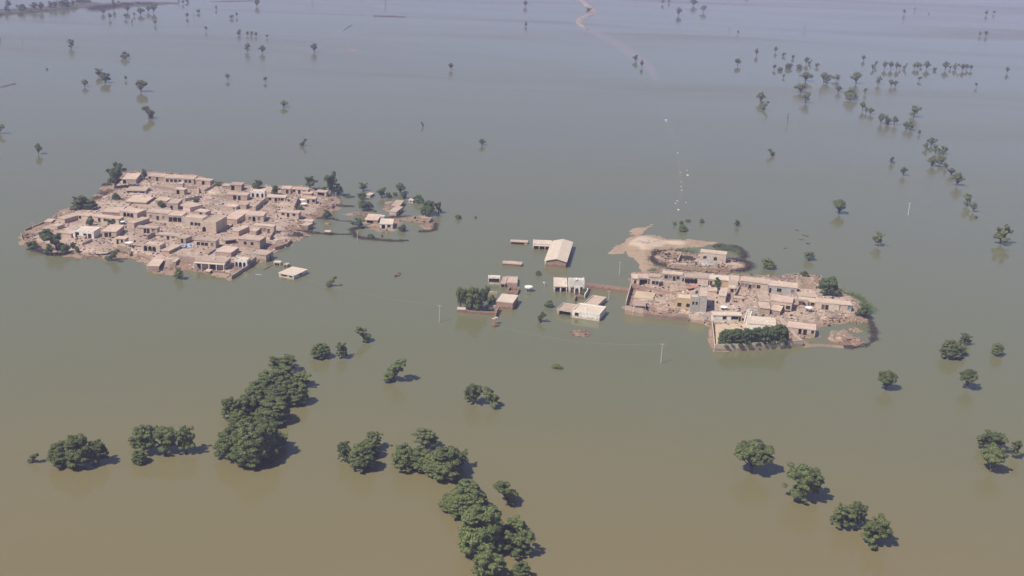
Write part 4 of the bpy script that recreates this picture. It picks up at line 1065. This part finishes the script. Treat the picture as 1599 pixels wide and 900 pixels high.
def make_tree(kind, seed, big):
    """crown and trunk meshes of a tree one unit wide and one unit tall"""
    rnd = random.Random(seed * 31 + ord(kind)); cr = MB(); tk = MB(); k = 1.0 if big else .4
    ls = .023 if big else .038
    cl = []
    if kind == 'r':
        for i in range(120 if big else 18):
            an = rnd.uniform(0, 6.28); z = rnd.uniform(.14, .86); ring = math.sqrt(max(.02, 1 - ((z - .3) / .66) ** 2)) if z > .3 else .97
            rr = rnd.uniform(.45, 1) ** .6 * .43 * ring; s = rnd.uniform(.04, .085) if big else rnd.uniform(.085, .14)
            cl.append((rr * math.cos(an), rr * math.sin(an), z, s))
        cl += [(0, 0, .45, .27), (.12, .1, .4, .2), (-.12, -.08, .42, .2)]
        start = (0, 0, .1)
    elif kind == 'o':
        for i in range(62 if big else 12):
            an = rnd.uniform(0, 6.28); rr = rnd.uniform(.08, .42); z = rnd.uniform(.26, .9) - rr * .3; cl.append((rr * math.cos(an), rr * math.sin(an), z, rnd.uniform(.042, .088 if big else .14)))
        cl += [(0, 0, .55, .17), (.05, .05, .35, .13)]; start = (rnd.uniform(-.03, .03), 0, .2)
    elif kind == 'v':
        for i in range(46 if big else 9):
            an = i * 2.4 + rnd.uniform(-.3, .3); rr = rnd.uniform(.2, .45); z = .5 + rr * .35 + rnd.uniform(-.16, .12); cl.append((rr * math.cos(an), rr * math.sin(an), z, rnd.uniform(.045, .095) if big else rnd.uniform(.075, .13)))
        cl += [(.02, 0, .8, .15), (-.1, .08, .74, .14), (.1, -.06, .7, .14), (-.08, .05, .56, .13), (.06, -.04, .42, .11), (0, .02, .28, .08)]; start = (0, 0, .14)
    elif kind == 'u':     # umbrella: small flat top on one clear stem
        for i in range(7):
            an = i * 6.28 / 6 + rnd.uniform(-.3, .3); rr = rnd.uniform(.12, .36); cl.append((rr * math.cos(an), rr * math.sin(an), rnd.uniform(.46, .84), rnd.uniform(.13, .2)))
        cl.append((0, 0, .8, .17)); start = (0, 0, .3)
    elif kind == 'b':
        for i in range(11):
            an = rnd.uniform(0, 6.28); rr = rnd.uniform(0, .36); cl.append((rr * math.cos(an), rr * math.sin(an), rnd.uniform(.15, .75) * (1 - rr), rnd.uniform(.14, .22)))
        start = (0, 0, .05)
    elif kind == 'l':
        sg = -1 if seed % 2 else 1
        for i in range(40 if big else 9):
            t = rnd.random(); x = sg * (-.3 + .56 * t); cl.append((x + rnd.uniform(-.13, .13), rnd.uniform(-.3, .3), .2 + .55 * t + rnd.uniform(-.13, .13), rnd.uniform(.05, .1) if big else rnd.uniform(.09, .16)))
        start = (-sg * .12, 0, .12)
    elif kind == 't':
        for i in range(16):
            an = rnd.uniform(0, 6.28); rr = rnd.uniform(.05, .34); z = rnd.uniform(.25, .85); cl.append((rr * math.cos(an) * (.5 + z * .6), rr * math.sin(an) * (.5 + z * .6), z, rnd.uniform(.08, .14)))
        start = (0, 0, .1)
    elif kind == 'n':
        for i in range(5):
            an = rnd.uniform(0, 6.28); rr = rnd.uniform(.15, .42); cl.append((rr * math.cos(an), rr * math.sin(an), rnd.uniform(.5, .9), rnd.uniform(.06, .09)))
        start = (0, 0, .3)
    zs = 1.0
    for (x, y, z, s) in cl:
        cnt = int((1500 if big and kind in 'rovl' else 1000 if kind != 'n' else 70) * (s / .16) ** 2 * k)
        ez = {'v': .75, 'o': .62, 'u': .85, 'l': .62, 't': 1.7, 'b': .9, 'r': .6, 'n': .6}[kind] * (1 if big or kind in 'ubtn' else 1.25)
        leafcloud(cr, (x, y, z), s * 1.15, s * 1.15, s * ez, cnt, ls, rnd)
    zz = [v[2] for v in cr.v]; xm = max(max(abs(v[0]), abs(v[1])) for v in cr.v); zt = max(zz)
    f = .5 / xm
    cr.v = [(v[0] * f, v[1] * f, max(v[2] / zt, -.02 if kind in 'rb' else v[2] / zt)) for v in cr.v]
    tr = .035 if kind != 'u' else .045
    limb(tk, (start[0] * -.3, 0, -.15), start, tr * 1.3, tr, rnd, .02)
    for (x, y, z, s) in cl[:: (9 if big else 2) if kind == 'r' else (4 if big else 1)]:
        limb(tk, start, (x * f, y * f, z / zt), tr * .6, .007, rnd)
    return cr, tk

KINDS = {}
def proto(kind, v, big, mt):
    key = (kind, v, big, mt)
    if key not in KINDS:
        k2 = (kind, v, big)
        cr, tk = make_tree(kind, v, big)
        KINDS[key] = (cr.data(kind + '_crown', MT[mt]), tk.data(kind + '_trunk', MT['palebark'] if kind == 't' else MT['bark'], True))
    return KINDS[key]
NM = {'r': ('dense_tree', 'tree'), 'o': ('open_crowned_tree', 'tree'), 'v': ('vase_shaped_tree', 'tree'), 'u': ('umbrella_tree', 'tree'), 'b': ('shrub', 'shrub'), 'l': ('leaning_tree', 'tree'), 't': ('feathery_tree', 'tree'), 'n': ('bare_tree', 'tree')}
LOOK = {'r': 'dense round tree', 'o': 'open-crowned tree', 'v': 'vase-shaped tree', 'u': 'small umbrella tree', 'b': 'low green shrub', 'l': 'one-sided leaning tree', 't': 'tall feathery tree', 'n': 'nearly bare tree'}
ORD = 'first second third fourth fifth sixth seventh eighth ninth tenth eleventh twelfth thirteenth fourteenth fifteenth sixteenth seventeenth eighteenth nineteenth twentieth twenty-first twenty-second twenty-third twenty-fourth twenty-fifth twenty-sixth twenty-seventh twenty-eighth'.split()
TN = [0]
def tree(px, wpx, hpx, kind, label, group, dark=False):
    q = at(*px); g = ground_z(q.x, q.y); q = at(*px, g)
    s = ppm(q); w = wpx / s; h = hpx / (s * cosdep(q))
    h = max(h, .5); rnd = random.Random(TN[0] * 13 + 5); TN[0] += 1
    # part of a wide crown's picture height is its depth seen from above
    if kind in 'rb': h = max(h * .7, h - .10 * w); w *= 1.1
    elif kind in 'ovlt': w *= 1.2; h *= 1.03
    if kind == 'l': w *= 1.25
    if kind in 'nu': w *= 1.1
    big = px[1] > 500
    v = rnd.randrange(4 if big else 3)
    cm, tm = proto(kind, v, big, 'leafd' if dark else 'leaf')
    root = empty(NM[kind][0], q, rnd.uniform(-.5, .5) + (0 if kind == 'l' else rnd.uniform(0, 6.28)))
    root.scale = (w * rnd.uniform(.96, 1.04), w * rnd.uniform(.85, 1.1), h * 1.0)
    tag(root, label, NM[kind][1], group)
    for nm, me in (('crown', cm), ('trunk', tm)):
        o = bpy.data.objects.new(nm, me); C.collection.objects.link(o); o.parent = root
    return root

def grove(reg, where, group, rows, dark=False):
    """rows: x of foot, y of foot, width, height, kind; labelled by look and order from the left within this place"""
    k = REG[reg][2]; rows = sorted(rows, key=lambda r: r[0])
    per = {}
    for r in rows: per[r[4]] = per.get(r[4], 0) + 1
    cnt = {}
    for r in rows:
        kd = r[4]; cnt[kd] = cnt.get(kd, 0) + 1
        if len(rows) == 1: lb = f'{LOOK[kd]} {where}'
        elif per[kd] == 1: lb = f'only {LOOK[kd]} {where}'
        else: lb = f'{LOOK[kd]} {where}, {ORD[cnt[kd]-1]} such from left'
        tree(src(reg, r[0], r[1]), r[2] / k, r[3] / k, kd, lb, group, dark or (len(r) > 5))

FG = 'trees standing in the open flood water'
grove('P', 'on the far scrubby bank', 'trees on the far scrubby bank', [(55,45,55,45,'o'),(38,75,45,40,'o'),(140,65,58,45,'r'),(215,60,50,45,'v'),(258,65,45,50,'v'),(315,50,50,40,'o'),(345,50,40,40,'v'),(385,45,60,45,'o'),(415,40,50,45,'r'),(455,35,40,35,'o'),(500,20,60,30,'r'),(540,15,60,25,'r'),(705,25,25,28,'o'),(742,20,20,15,'b'),(105,50,22,20,'o'),(4,98,24,20,'b'),(125,95,50,24,'b'),(190,78,40,26,'b')])
grove('P', 'in water below the far bank', FG, [(645,88,36,38,'o'),(685,122,30,40,'u'),(713,62,30,50,'v'),(785,117,30,32,'u'),(797,77,36,42,'v'),(838,102,18,24,'o'),(826,145,10,25,'l'),(877,92,50,42,'v'),(925,77,40,42,'v'),(960,80,45,55,'v'),(970,158,22,30,'u')])
grove('P', 'far out near the top of the view', FG, [(1118,22,12,25,'u'),(1143,27,15,27,'v'),(1170,18,30,18,'o'),(1168,112,22,32,'v'),(1212,122,18,42,'n'),(1240,84,36,24,'o'),(1350,62,18,26,'o'),(1445,117,36,24,'o'),(1478,107,16,30,'u'),(1287,197,22,32,'u'),(1493,220,28,36,'o')])
grove('S', 'in the short row high above the village', FG, [(386,56,6,7,'o'),(393,56,7,7,'o'),(400,57,6,7,'o'),(373,56,6,7,'v'),(417,60,5,6,'u')])
grove('P', 'on the upper western water', FG, [(447,302,54,56,'o'),(140,282,13,30,'n'),(-2,258,24,22,'o'),(785,368,68,52,'r'),(295,436,14,14,'b'),(618,480,56,52,'o'),(657,518,76,70,'r'),(528,542,52,46,'v'),(785,503,22,30,'u'),(880,574,82,74,'v'),(921,740,66,78,'l'),(1423,502,32,40,'u'),(1543,324,40,54,'o'),(2,836,50,56,'l')])
grove('S', 'by the left edge above the large village', FG, [(60,241,14,17,'v')])
grove('Q', 'on the upper middle water', FG, [(38,332,45,48,'v'),(363,327,45,56,'v'),(57,515,28,36,'u'),(172,670,60,42,'v'),(1217,437,38,44,'v'),(1036,792,15,30,'l'),(350,30,8,20,'u'),(660,117,12,38,'n'),(808,37,42,38,'n'),(5,42,36,44,'v'),(300,912,36,46,'l'),(1410,908,46,40,'v')])
grove('T', 'between the drowned road and the top edge', FG, [(82,42,28,38,'v'),(85,167,28,30,'o'),(475,78,50,28,'o'),(770,32,15,26,'n'),(940,27,25,30,'u'),(978,20,25,20,'o'),(1037,97,38,50,'v'),(1132,37,50,42,'v'),(1192,77,50,44,'u'),(1353,207,15,36,'n'),(1410,217,15,26,'u'),(1525,348,24,46,'v'),(1407,412,44,48,'u'),(768,384,44,40,'o'),(808,422,22,46,'v'),(1460,18,15,22,'u'),(1500,42,10,22,'n')])
grove('T', 'of the close upper trio of trees', FG, [(1550,640,56,64,'v'),(1556,662,28,32,'o'),(1580,684,44,54,'l')])
grove('U', 'in the hazy cluster of the upper right', FG, [(48,327,26,36,'v'),(97,352,36,22,'o'),(155,367,28,24,'o'),(40,437,25,36,'u'),(240,402,32,44,'v'),(265,402,22,30,'l'),(75,442,54,28,'b'),(130,428,74,40,'b'),(200,428,64,34,'b'),(305,420,35,26,'o'),(98,487,22,24,'u'),(195,492,15,46,'n'),(235,508,84,58,'v'),(205,578,80,54,'v'),(235,644,74,64,'o'),(350,518,66,64,'v'),(377,522,50,52,'l'),(432,507,48,40,'o'),(325,587,25,36,'n'),(440,577,46,42,'v')])
grove('U', 'beside the darkest bush of the upper right', FG, [(515,624,98,80,'r'),(550,522,78,72,'v'),(607,587,32,40,'u')])
grove('U', 'in the thin far row on the upper right', FG, [(597,380,28,36,'v'),(655,437,28,34,'o'),(672,417,25,36,'o'),(728,432,32,50,'v'),(768,434,38,52,'v'),(803,437,30,50,'v'),(823,432,20,30,'u'),(857,432,26,38,'l'),(915,432,30,38,'v'),(935,432,30,44,'o'),(955,422,26,24,'o'),(990,434,44,52,'v'),(1042,442,30,24,'b'),(1107,437,44,54,'v'),(1138,434,22,24,'o'),(1172,437,28,40,'l'),(1215,442,32,42,'v'),(1240,437,32,38,'u'),(1268,440,22,36,'v'),(1493,458,28,42,'v')])
grove('U', 'scattered at the far upper right corner', FG, [(228,192,20,42,'n'),(850,92,24,34,'u'),(918,67,12,20,'u'),(1005,90,10,12,'b'),(1365,97,24,32,'v'),(1410,90,18,22,'u'),(1322,227,22,30,'v'),(1362,227,32,34,'v')])
grove('U', 'in the winding right-hand line', FG, [(688,532,42,58,'o'),(768,542,32,46,'v'),(795,542,42,38,'v'),(945,507,30,28,'u'),(1300,547,20,30,'u'),(590,692,42,58,'u'),(612,707,26,38,'o'),(640,714,42,42,'v'),(705,772,48,64,'v'),(735,778,60,58,'l'),(790,782,46,58,'u'),(912,733,78,72,'o'),(862,808,48,48,'v'),(890,813,72,56,'o'),(945,842,26,30,'u'),(122,768,42,64,'n')])
grove('V', 'down the right-hand chain of trees', FG, [(15,252,42,42,'l'),(985,214,42,42,'o'),(1020,188,64,48,'v'),(1045,240,50,52,'o'),(1095,244,66,58,'r'),(1025,318,78,58,'v'),(1080,308,60,48,'o'),(1110,332,46,36,'o'),(1100,373,26,28,'n'),(1145,378,56,48,'v'),(1180,440,72,82,'v'),(1245,568,64,78,'o'),(1280,604,46,62,'v'),(1300,642,32,16,'b'),(770,302,50,44,'o'),(845,377,54,54,'v')])
grove('V', 'on lonely water right of the drowned road', FG, [(445,614,86,88,'v'),(687,818,70,88,'o'),(1452,804,128,124,'o'),(255,904,76,60,'r')])
grove('L', 'in water behind the walled village', FG, [(335,107,152,110,'r'),(652,188,82,74,'r'),(575,178,30,28,'b'),(185,184,44,40,'b')])
grove('L', 'on the far bank of the walled village', 'trees of the walled village', [(862,345,212,178,'r')], True)
grove('L', 'at the end of the brush fence', 'trees of the walled village', [(1165,540,140,130,'r')], True)
grove('J', 'in the courtyard behind the grey tower', 'trees of the walled village', [(1158,660,126,130,'o')], True)
grove('X', 'in the half-sunk clump above the sandbank', FG, [(690,772,34,28,'b'),(740,767,34,30,'b'),(755,812,104,54,'b'),(885,757,42,36,'b'),(785,748,54,22,'b'),(1128,782,42,52,'r')])
grove('G', 'near the round water tank', FG, [(1130,525,92,64,'b')])
grove('H', 'in the water beside the white villa', FG, [(1250,372,132,92,'r'),(1165,548,72,112,'l')])
grove('I', 'against the pure white mosque', FG, [(535,298,86,76,'r')])
grove('H', 'in the waterside grove', 'trees of the waterside grove', [(215,400,150,260,'t'),(300,405,150,270,'t'),(400,435,180,300,'o'),(480,385,110,240,'t'),(560,335,150,130,'r'),(585,415,64,44,'b'),(340,430,120,200,'o'),(440,430,120,180,'o'),(520,300,80,180,'t')])
grove('S', 'alone between the lone white house and the boat', FG, [(519,447,14,16,'l')])
grove('Y', 'above the big near thicket', FG, [(675,220,126,94,'r'),(800,222,76,88,'o'),(920,128,74,88,'l'),(1120,358,98,132,'l')])
grove('Y', 'in the upper part of the near thicket', 'trees of the big near thicket', [(455,300,150,90,'o'),(370,400,150,110,'r'),(310,470,170,120,'r'),(450,350,140,80,'o'),(570,390,100,84,'o'),(540,490,140,130,'r'),(430,500,150,130,'r'),(240,570,140,130,'o'),(150,580,110,120,'o'),(195,628,120,110,'r'),(400,600,210,150,'r'),(480,440,150,120,'r'),(290,550,140,120,'r')])
grove('Y', 'in the lowest part of the near thicket', 'trees of the big near thicket', [(150,810,200,180,'r'),(270,852,230,240,'r'),(370,800,170,220,'r'),(280,740,220,180,'r'),(440,740,90,80,'o'),(400,832,80,80,'o'),(180,720,140,110,'r')])
grove('a', 'in the near left pair of clumps', FG, [(135,258,78,110,'o'),(235,302,160,160,'r'),(305,185,104,90,'o'),(275,235,130,110,'r')])
grove('a', 'in the wide dark near clump', FG, [(595,178,124,100,'o'),(470,302,160,150,'r'),(560,300,160,130,'r'),(700,347,210,180,'r'),(770,290,110,100,'o'),(640,330,150,130,'r')])
grove('a', 'in the chain nearest the camera', FG, [(830,450,140,96,'r'),(810,552,220,150,'r'),(720,528,110,92,'r'),(890,510,110,80,'r'),(1035,500,118,134,'l'),(900,764,270,262,'r'),(1000,700,120,100,'o'),(1100,690,150,112,'o'),(1112,780,160,130,'o'),(940,925,190,160,'o'),(1130,918,112,100,'r')])
grove('Z', 'by the lower left edge', FG, [(72,492,66,86,'l'),(310,512,230,210,'r'),(430,522,240,270,'r'),(600,500,170,190,'o')])
grove('Z', 'of the low row beside the big near thicket', FG, [(940,492,140,110,'r'),(1000,410,190,220,'o'),(1160,410,200,210,'o'),(1330,410,150,210,'o'),(900,360,100,90,'o')])
grove('b', 'in the near diagonal on the lower right', FG, [(250,378,232,190,'v'),(560,545,215,192,'o'),(800,722,140,130,'o'),(890,716,110,146,'o'),(1005,822,192,162,'o')])
grove('c', 'off the right end of the walled village', FG, [(460,252,112,92,'r'),(515,242,60,50,'o'),(535,187,52,56,'o'),(695,240,70,68,'r'),(140,412,92,94,'v'),(545,407,88,96,'v')])
grove('c', 'at the lower right edge', FG, [(665,718,138,98,'o'),(665,826,128,134,'v'),(785,757,52,92,'o')])
grove('d', 'of the small pair below the wire', FG, [(315,720,118,124,'o'),(425,742,90,112,'l')])
grove('d', 'alone on the open near water', FG, [(835,500,76,28,'b')])
LVT = 'trees inside the large village'
grove('F', 'at the far corner beside the arched doorway house', LVT, [(800,275,170,200,'o')], True)
grove('F', 'spreading over the western shore', LVT, [(535,435,206,112,'o'),(610,435,110,64,'r')], True)
grove('F', 'at the western end of the large village', LVT, [(810,358,74,52,'b'),(605,562,72,82,'r'),(765,582,84,72,'o'),(265,662,130,86,'r'),(340,745,150,124,'o'),(150,742,104,72,'r'),(290,790,100,90,'o'),(410,782,92,82,'b'),(785,838,90,84,'l'),(505,765,64,52,'b'),(468,735,54,54,'b')], True)
grove('A', 'among the upper yards', LVT, [(570,302,112,124,'o'),(230,532,104,84,'b'),(760,632,124,92,'r'),(655,532,42,50,'b'),(1175,568,92,54,'b'),(1430,388,92,62,'b')], True)
grove('C', 'at the near shore of the large village', LVT, [(968,795,140,148,'r')])
grove('B', 'along the far eastern edge of the village', LVT, [(545,335,140,118,'r'),(750,408,130,116,'o'),(1160,338,184,146,'o'),(1320,348,74,42,'b'),(1405,420,190,282,'o'),(1480,420,130,160,'r'),(1350,694,124,124,'r'),(1040,584,84,60,'b')], True)
HVT = 'trees of the drowned hamlet'
grove('E', 'in the drowned hamlet', HVT, [(505,212,112,94,'o'),(485,312,112,96,'r'),(510,442,152,134,'r'),(575,402,104,84,'r'),(720,292,124,114,'o'),(800,292,84,72,'r'),(935,240,140,120,'v'),(975,300,90,100,'r'),(1150,348,144,106,'r'),(1270,492,230,190,'r'),(1385,472,112,134,'o'),(955,682,124,92,'r'),(450,645,164,106,'o'),(600,762,130,64,'b'),(635,452,62,22,'b'),(725,748,42,26,'b'),(880,270,80,50,'b'),(330,290,110,26,'b')], True)
grove('S', 'beyond the tip of the hamlet', FG, [(716,342,12,8,'b'),(743,341,5,4,'b')])
grove('M', 'of the dense grove behind the waterfront wall', 'trees of the dense walled grove', [(350,712,190,230,'r'),(470,712,210,240,'r'),(590,722,200,230,'r'),(700,712,200,240,'r'),(800,712,210,260,'r'),(920,707,220,280,'r'),(1030,702,220,290,'r'),(1130,692,210,290,'r'),(1180,662,150,220,'r'),(400,620,180,150,'r'),(560,600,200,140,'r'),(400,758,200,250,'o'),(492,755,200,256,'o'),(584,752,200,262,'o'),(676,749,200,268,'o'),(768,746,200,274,'o'),(860,743,200,280,'o'),(952,740,200,286,'o'),(1044,737,200,292,'o'),(1136,734,200,298,'o')], True)

# brush fences: piled thorn branches following a line
def brush(reg, pts, w, h, label, n=None, mt='brush'):
    rnd = random.Random(len(label) * 3); P = [at(*src(reg, x, y)) for x, y in pts]
    segs = [(P[i], P[i + 1], (P[i + 1] - P[i]).length) for i in range(len(P) - 1)]; T = sum(s[2] for s in segs)
    b = MB(); o0 = P[0]
    for a, c_, L_ in segs:
        for _ in range(int(L_ * 16 * w)):
            q = a.lerp(c_, rnd.random()); lump = .9 + 1.1 * fbm(q.x, q.y, 7, .22)
            if lump < .35 or rnd.random() > lump: continue
            d = (c_ - a).normalized(); nn = Vector((-d.y, d.x, 0)); off = rnd.gauss(0, w * .26 * lump)
            z = rnd.random() * h * lump * max(.15, 1 - abs(off) / w) * (1 + .5 * fbm(q.x, q.y, 2, .15))
            p = q + nn * off - o0; p.z = z
            v = Vector((rnd.gauss(0, 1), rnd.gauss(0, 1), rnd.gauss(0, .6))).normalized() * rnd.uniform(.25, .7); u = v.orthogonal().normalized() * rnd.uniform(.06, .2)
            b.tri(p - v, p + u, p + v)
    # earth core under the thorns
    for a, c_, L_ in segs:
        k = max(2, int(L_ / 2)); d = (c_ - a).normalized(); nn = Vector((-d.y, d.x, 0))
        for j in range(k):
            p = a.lerp(c_, j / k) - o0; q = a.lerp(c_, (j + 1) / k) - o0; hh = h * (.25 + .3 * fbm(p.x + o0.x, p.y + o0.y, 0, .3))
            b.hexa([p - nn * w * .3 + Vector((0, 0, -.5)), q - nn * w * .3 + Vector((0, 0, -.5)), q + nn * w * .3 + Vector((0, 0, -.5)), p + nn * w * .3 + Vector((0, 0, -.5)),
                    p - nn * w * .12 + Vector((0, 0, hh)), q - nn * w * .12 + Vector((0, 0, hh)), q + nn * w * .12 + Vector((0, 0, hh)), p + nn * w * .12 + Vector((0, 0, hh))])
    o = b.build('brush_fence', MT[mt]); o.location = o0; tag(o, label, 'brush fence', 'thorn brush fences and hedges')
MT['hedge'] = MT['leafd']
for r_, pts, w, h, lb, mt in [
 ('J', [(650, 268), (560, 282), (515, 315), (497, 350), (520, 390), (600, 415), (640, 420)], 4.5, 1.6, 'dark curved thorn fence closing the ring yard towards the sandbank', 'brush'),
 ('J', [(1130, 240), (1180, 225), (1260, 222), (1350, 240), (1410, 275), (1435, 320), (1400, 345)], 4.0, 1.4, 'dark thorn loop in the water behind the ringed house', 'brush'),
 ('J', [(1260, 350), (1340, 365), (1440, 378), (1480, 410), (1460, 455), (1390, 475), (1300, 470)], 4.5, 1.4, 'thorn loop at the outer end of the ring yard', 'brush'),
 ('J', [(680, 265), (760, 300), (850, 285), (930, 310)], 4.0, 2.4, 'green hedge along the back of the ring yard', 'leafd'),
 ('J', [(1150, 262), (1250, 255), (1330, 262), (1380, 300)], 6.0, 1.8, 'green weedy mass inside the thorn loop', 'leafd'),
 ('J', [(490, 465), (560, 490), (600, 500)], 6.0, 1.4, 'green scrub strip between the sandbank and the first houses', 'leafd'),
 ('J', [(640, 455), (800, 470), (1000, 490), (1180, 500)], 2.5, .8, 'thin dark brush line outside the curving yard wall', 'brush'),
 ('L', [(960, 330), (1020, 330), (1090, 360), (1160, 400), (1210, 460), (1225, 510)], 5.0, 2.1, 'dense dark hedge curving round the village end', 'leafd'),
 ('L', [(800, 350), (880, 345), (960, 325)], 4.0, 1.6, 'brush pile under the big dark tree', 'brush'),
 ('L', [(1225, 560), (1250, 620), (1265, 700), (1255, 745), (1200, 785), (1080, 808), (1000, 800)], 3.5, .9, 'sunken brush fence round the enclosed pond', 'brush'),
 ('E', [(-40, 708), (100, 720), (250, 724), (370, 722)], 2.5, .6, 'straight levee brush line from the village to the hamlet', 'brush'),
 ('E', [(370, 660), (385, 710), (430, 760), (560, 775), (700, 790), (850, 802), (980, 800), (1030, 795)], 3.0, .7, 'long curved levee brush line in front of the hamlet', 'brush'),
 ('E', [(370, 665), (450, 650), (560, 645)], 2.5, .8, 'short brush line beside the near hamlet tree', 'brush'),
 ('E', [(150, 385), (260, 392), (400, 396)], 2.5, .6, 'half-drowned brush line behind the mud spit', 'brush'),
 ('E', [(150, 545), (250, 565), (370, 572)], 1.6, .5, 'faint sunken brush line in the pond', 'brush'),
 ('E', [(750, 525), (900, 522), (1060, 505)], 2.2, .8, 'dark brush line between barn and hamlet ruin', 'brush'),
 ('E', [(1150, 692), (1250, 690), (1330, 675), (1345, 640), (1350, 600)], 2.6, .8, 'brush hook round the outer hamlet islet', 'brush'),
 ('E', [(270, 270), (400, 285)], 2.5, .7, 'far brush strip between village trees and hamlet', 'brush'),
 ('B', [(1060, 660), (1180, 670), (1300, 690)], 2.5, .9, 'dark brush along the upper pond bank', 'brush'),
 ('D', [(1000, 225), (1150, 235), (1300, 262), (1500, 275)], 2.5, .7, 'dark levee brush leaving the large village eastwards', 'brush'),
 ('D', [(930, 220), (960, 235), (1000, 250), (1020, 290), (960, 320), (900, 330)], 4.5, 1.4, 'tangled grey brush pile at the shaded eastern shore', 'brush'),
 ('F', [(640, 365), (700, 345), (760, 305), (850, 290)], 6.0, 1.5, 'broad dark brush fence on the north-western shore', 'brush'),
 ('F', [(640, 420), (720, 400), (800, 390), (880, 380)], 7.0, 1.8, 'tangled dark brush yard behind the byre', 'brush'),
 ('F', [(700, 245), (760, 250), (860, 245)], 4.0, 1.0, 'brush strip under the tall corner tree', 'brush'),
 ('F', [(130, 745), (220, 765), (300, 795), (400, 790), (480, 785)], 4.5, 1.3, 'tangled brush along the near western shore', 'brush'),
 ('A', [(500, 320), (560, 330), (620, 350)], 5.0, 1.4, 'dark brush yard between the pale house and the long row', 'brush'),
 ('A', [(1380, 350), (1480, 350)], 5.0, 2.0, 'green hedge beyond the end of the long row', 'leafd'),
 ('K', [(440, 100), (540, 115)], 4.5, 1.4, 'green hedge clump above the grey painted house', 'leafd'),
 ('M', [(95, 375), (150, 385), (260, 390)], 2.0, 1.2, 'dark clutter line at the gate of the grove compound', 'brush'),
 ('V', [(168, 720), (198, 721)], 1.0, .15, 'topmost dash of drowned crop stubble', 'brush'),
 ('V', [(215, 748), (255, 760)], 1.0, .15, 'second dash of drowned crop stubble from the top', 'brush'),
 ('V', [(195, 778), (225, 779)], 1.0, .15, 'middle dash of drowned crop stubble', 'brush'),
 ('V', [(240, 802), (262, 806)], 1.6, .2, 'thickest dash of drowned crop stubble', 'brush'),
 ('V', [(100, 832), (122, 834)], 1.0, .12, 'westernmost dash of drowned crop stubble', 'brush'),
 ('P', [(560, 60), (700, 45), (840, 30), (980, 30)], 16.0, 3.0, 'low brown scrub along the far bank', 'brush'),
 ('P', [(0, 92), (120, 84), (300, 70), (480, 52)], 10.0, 2.2, 'greenish scrub at the left end of the far bank', 'leafd'),
 ('Q', [(735, 103), (830, 104), (935, 109)], 3.0, .8, 'thin straight brush line far out on open water', 'brush'),
 ('Q', [(600, 155), (545, 192)], 1.0, .12, 'dotted sunken hedge line far out on open water', 'brush'),
]:
    brush(r_, pts, w, h, lb, mt=mt)
print('objects', len(bpy.data.objects))
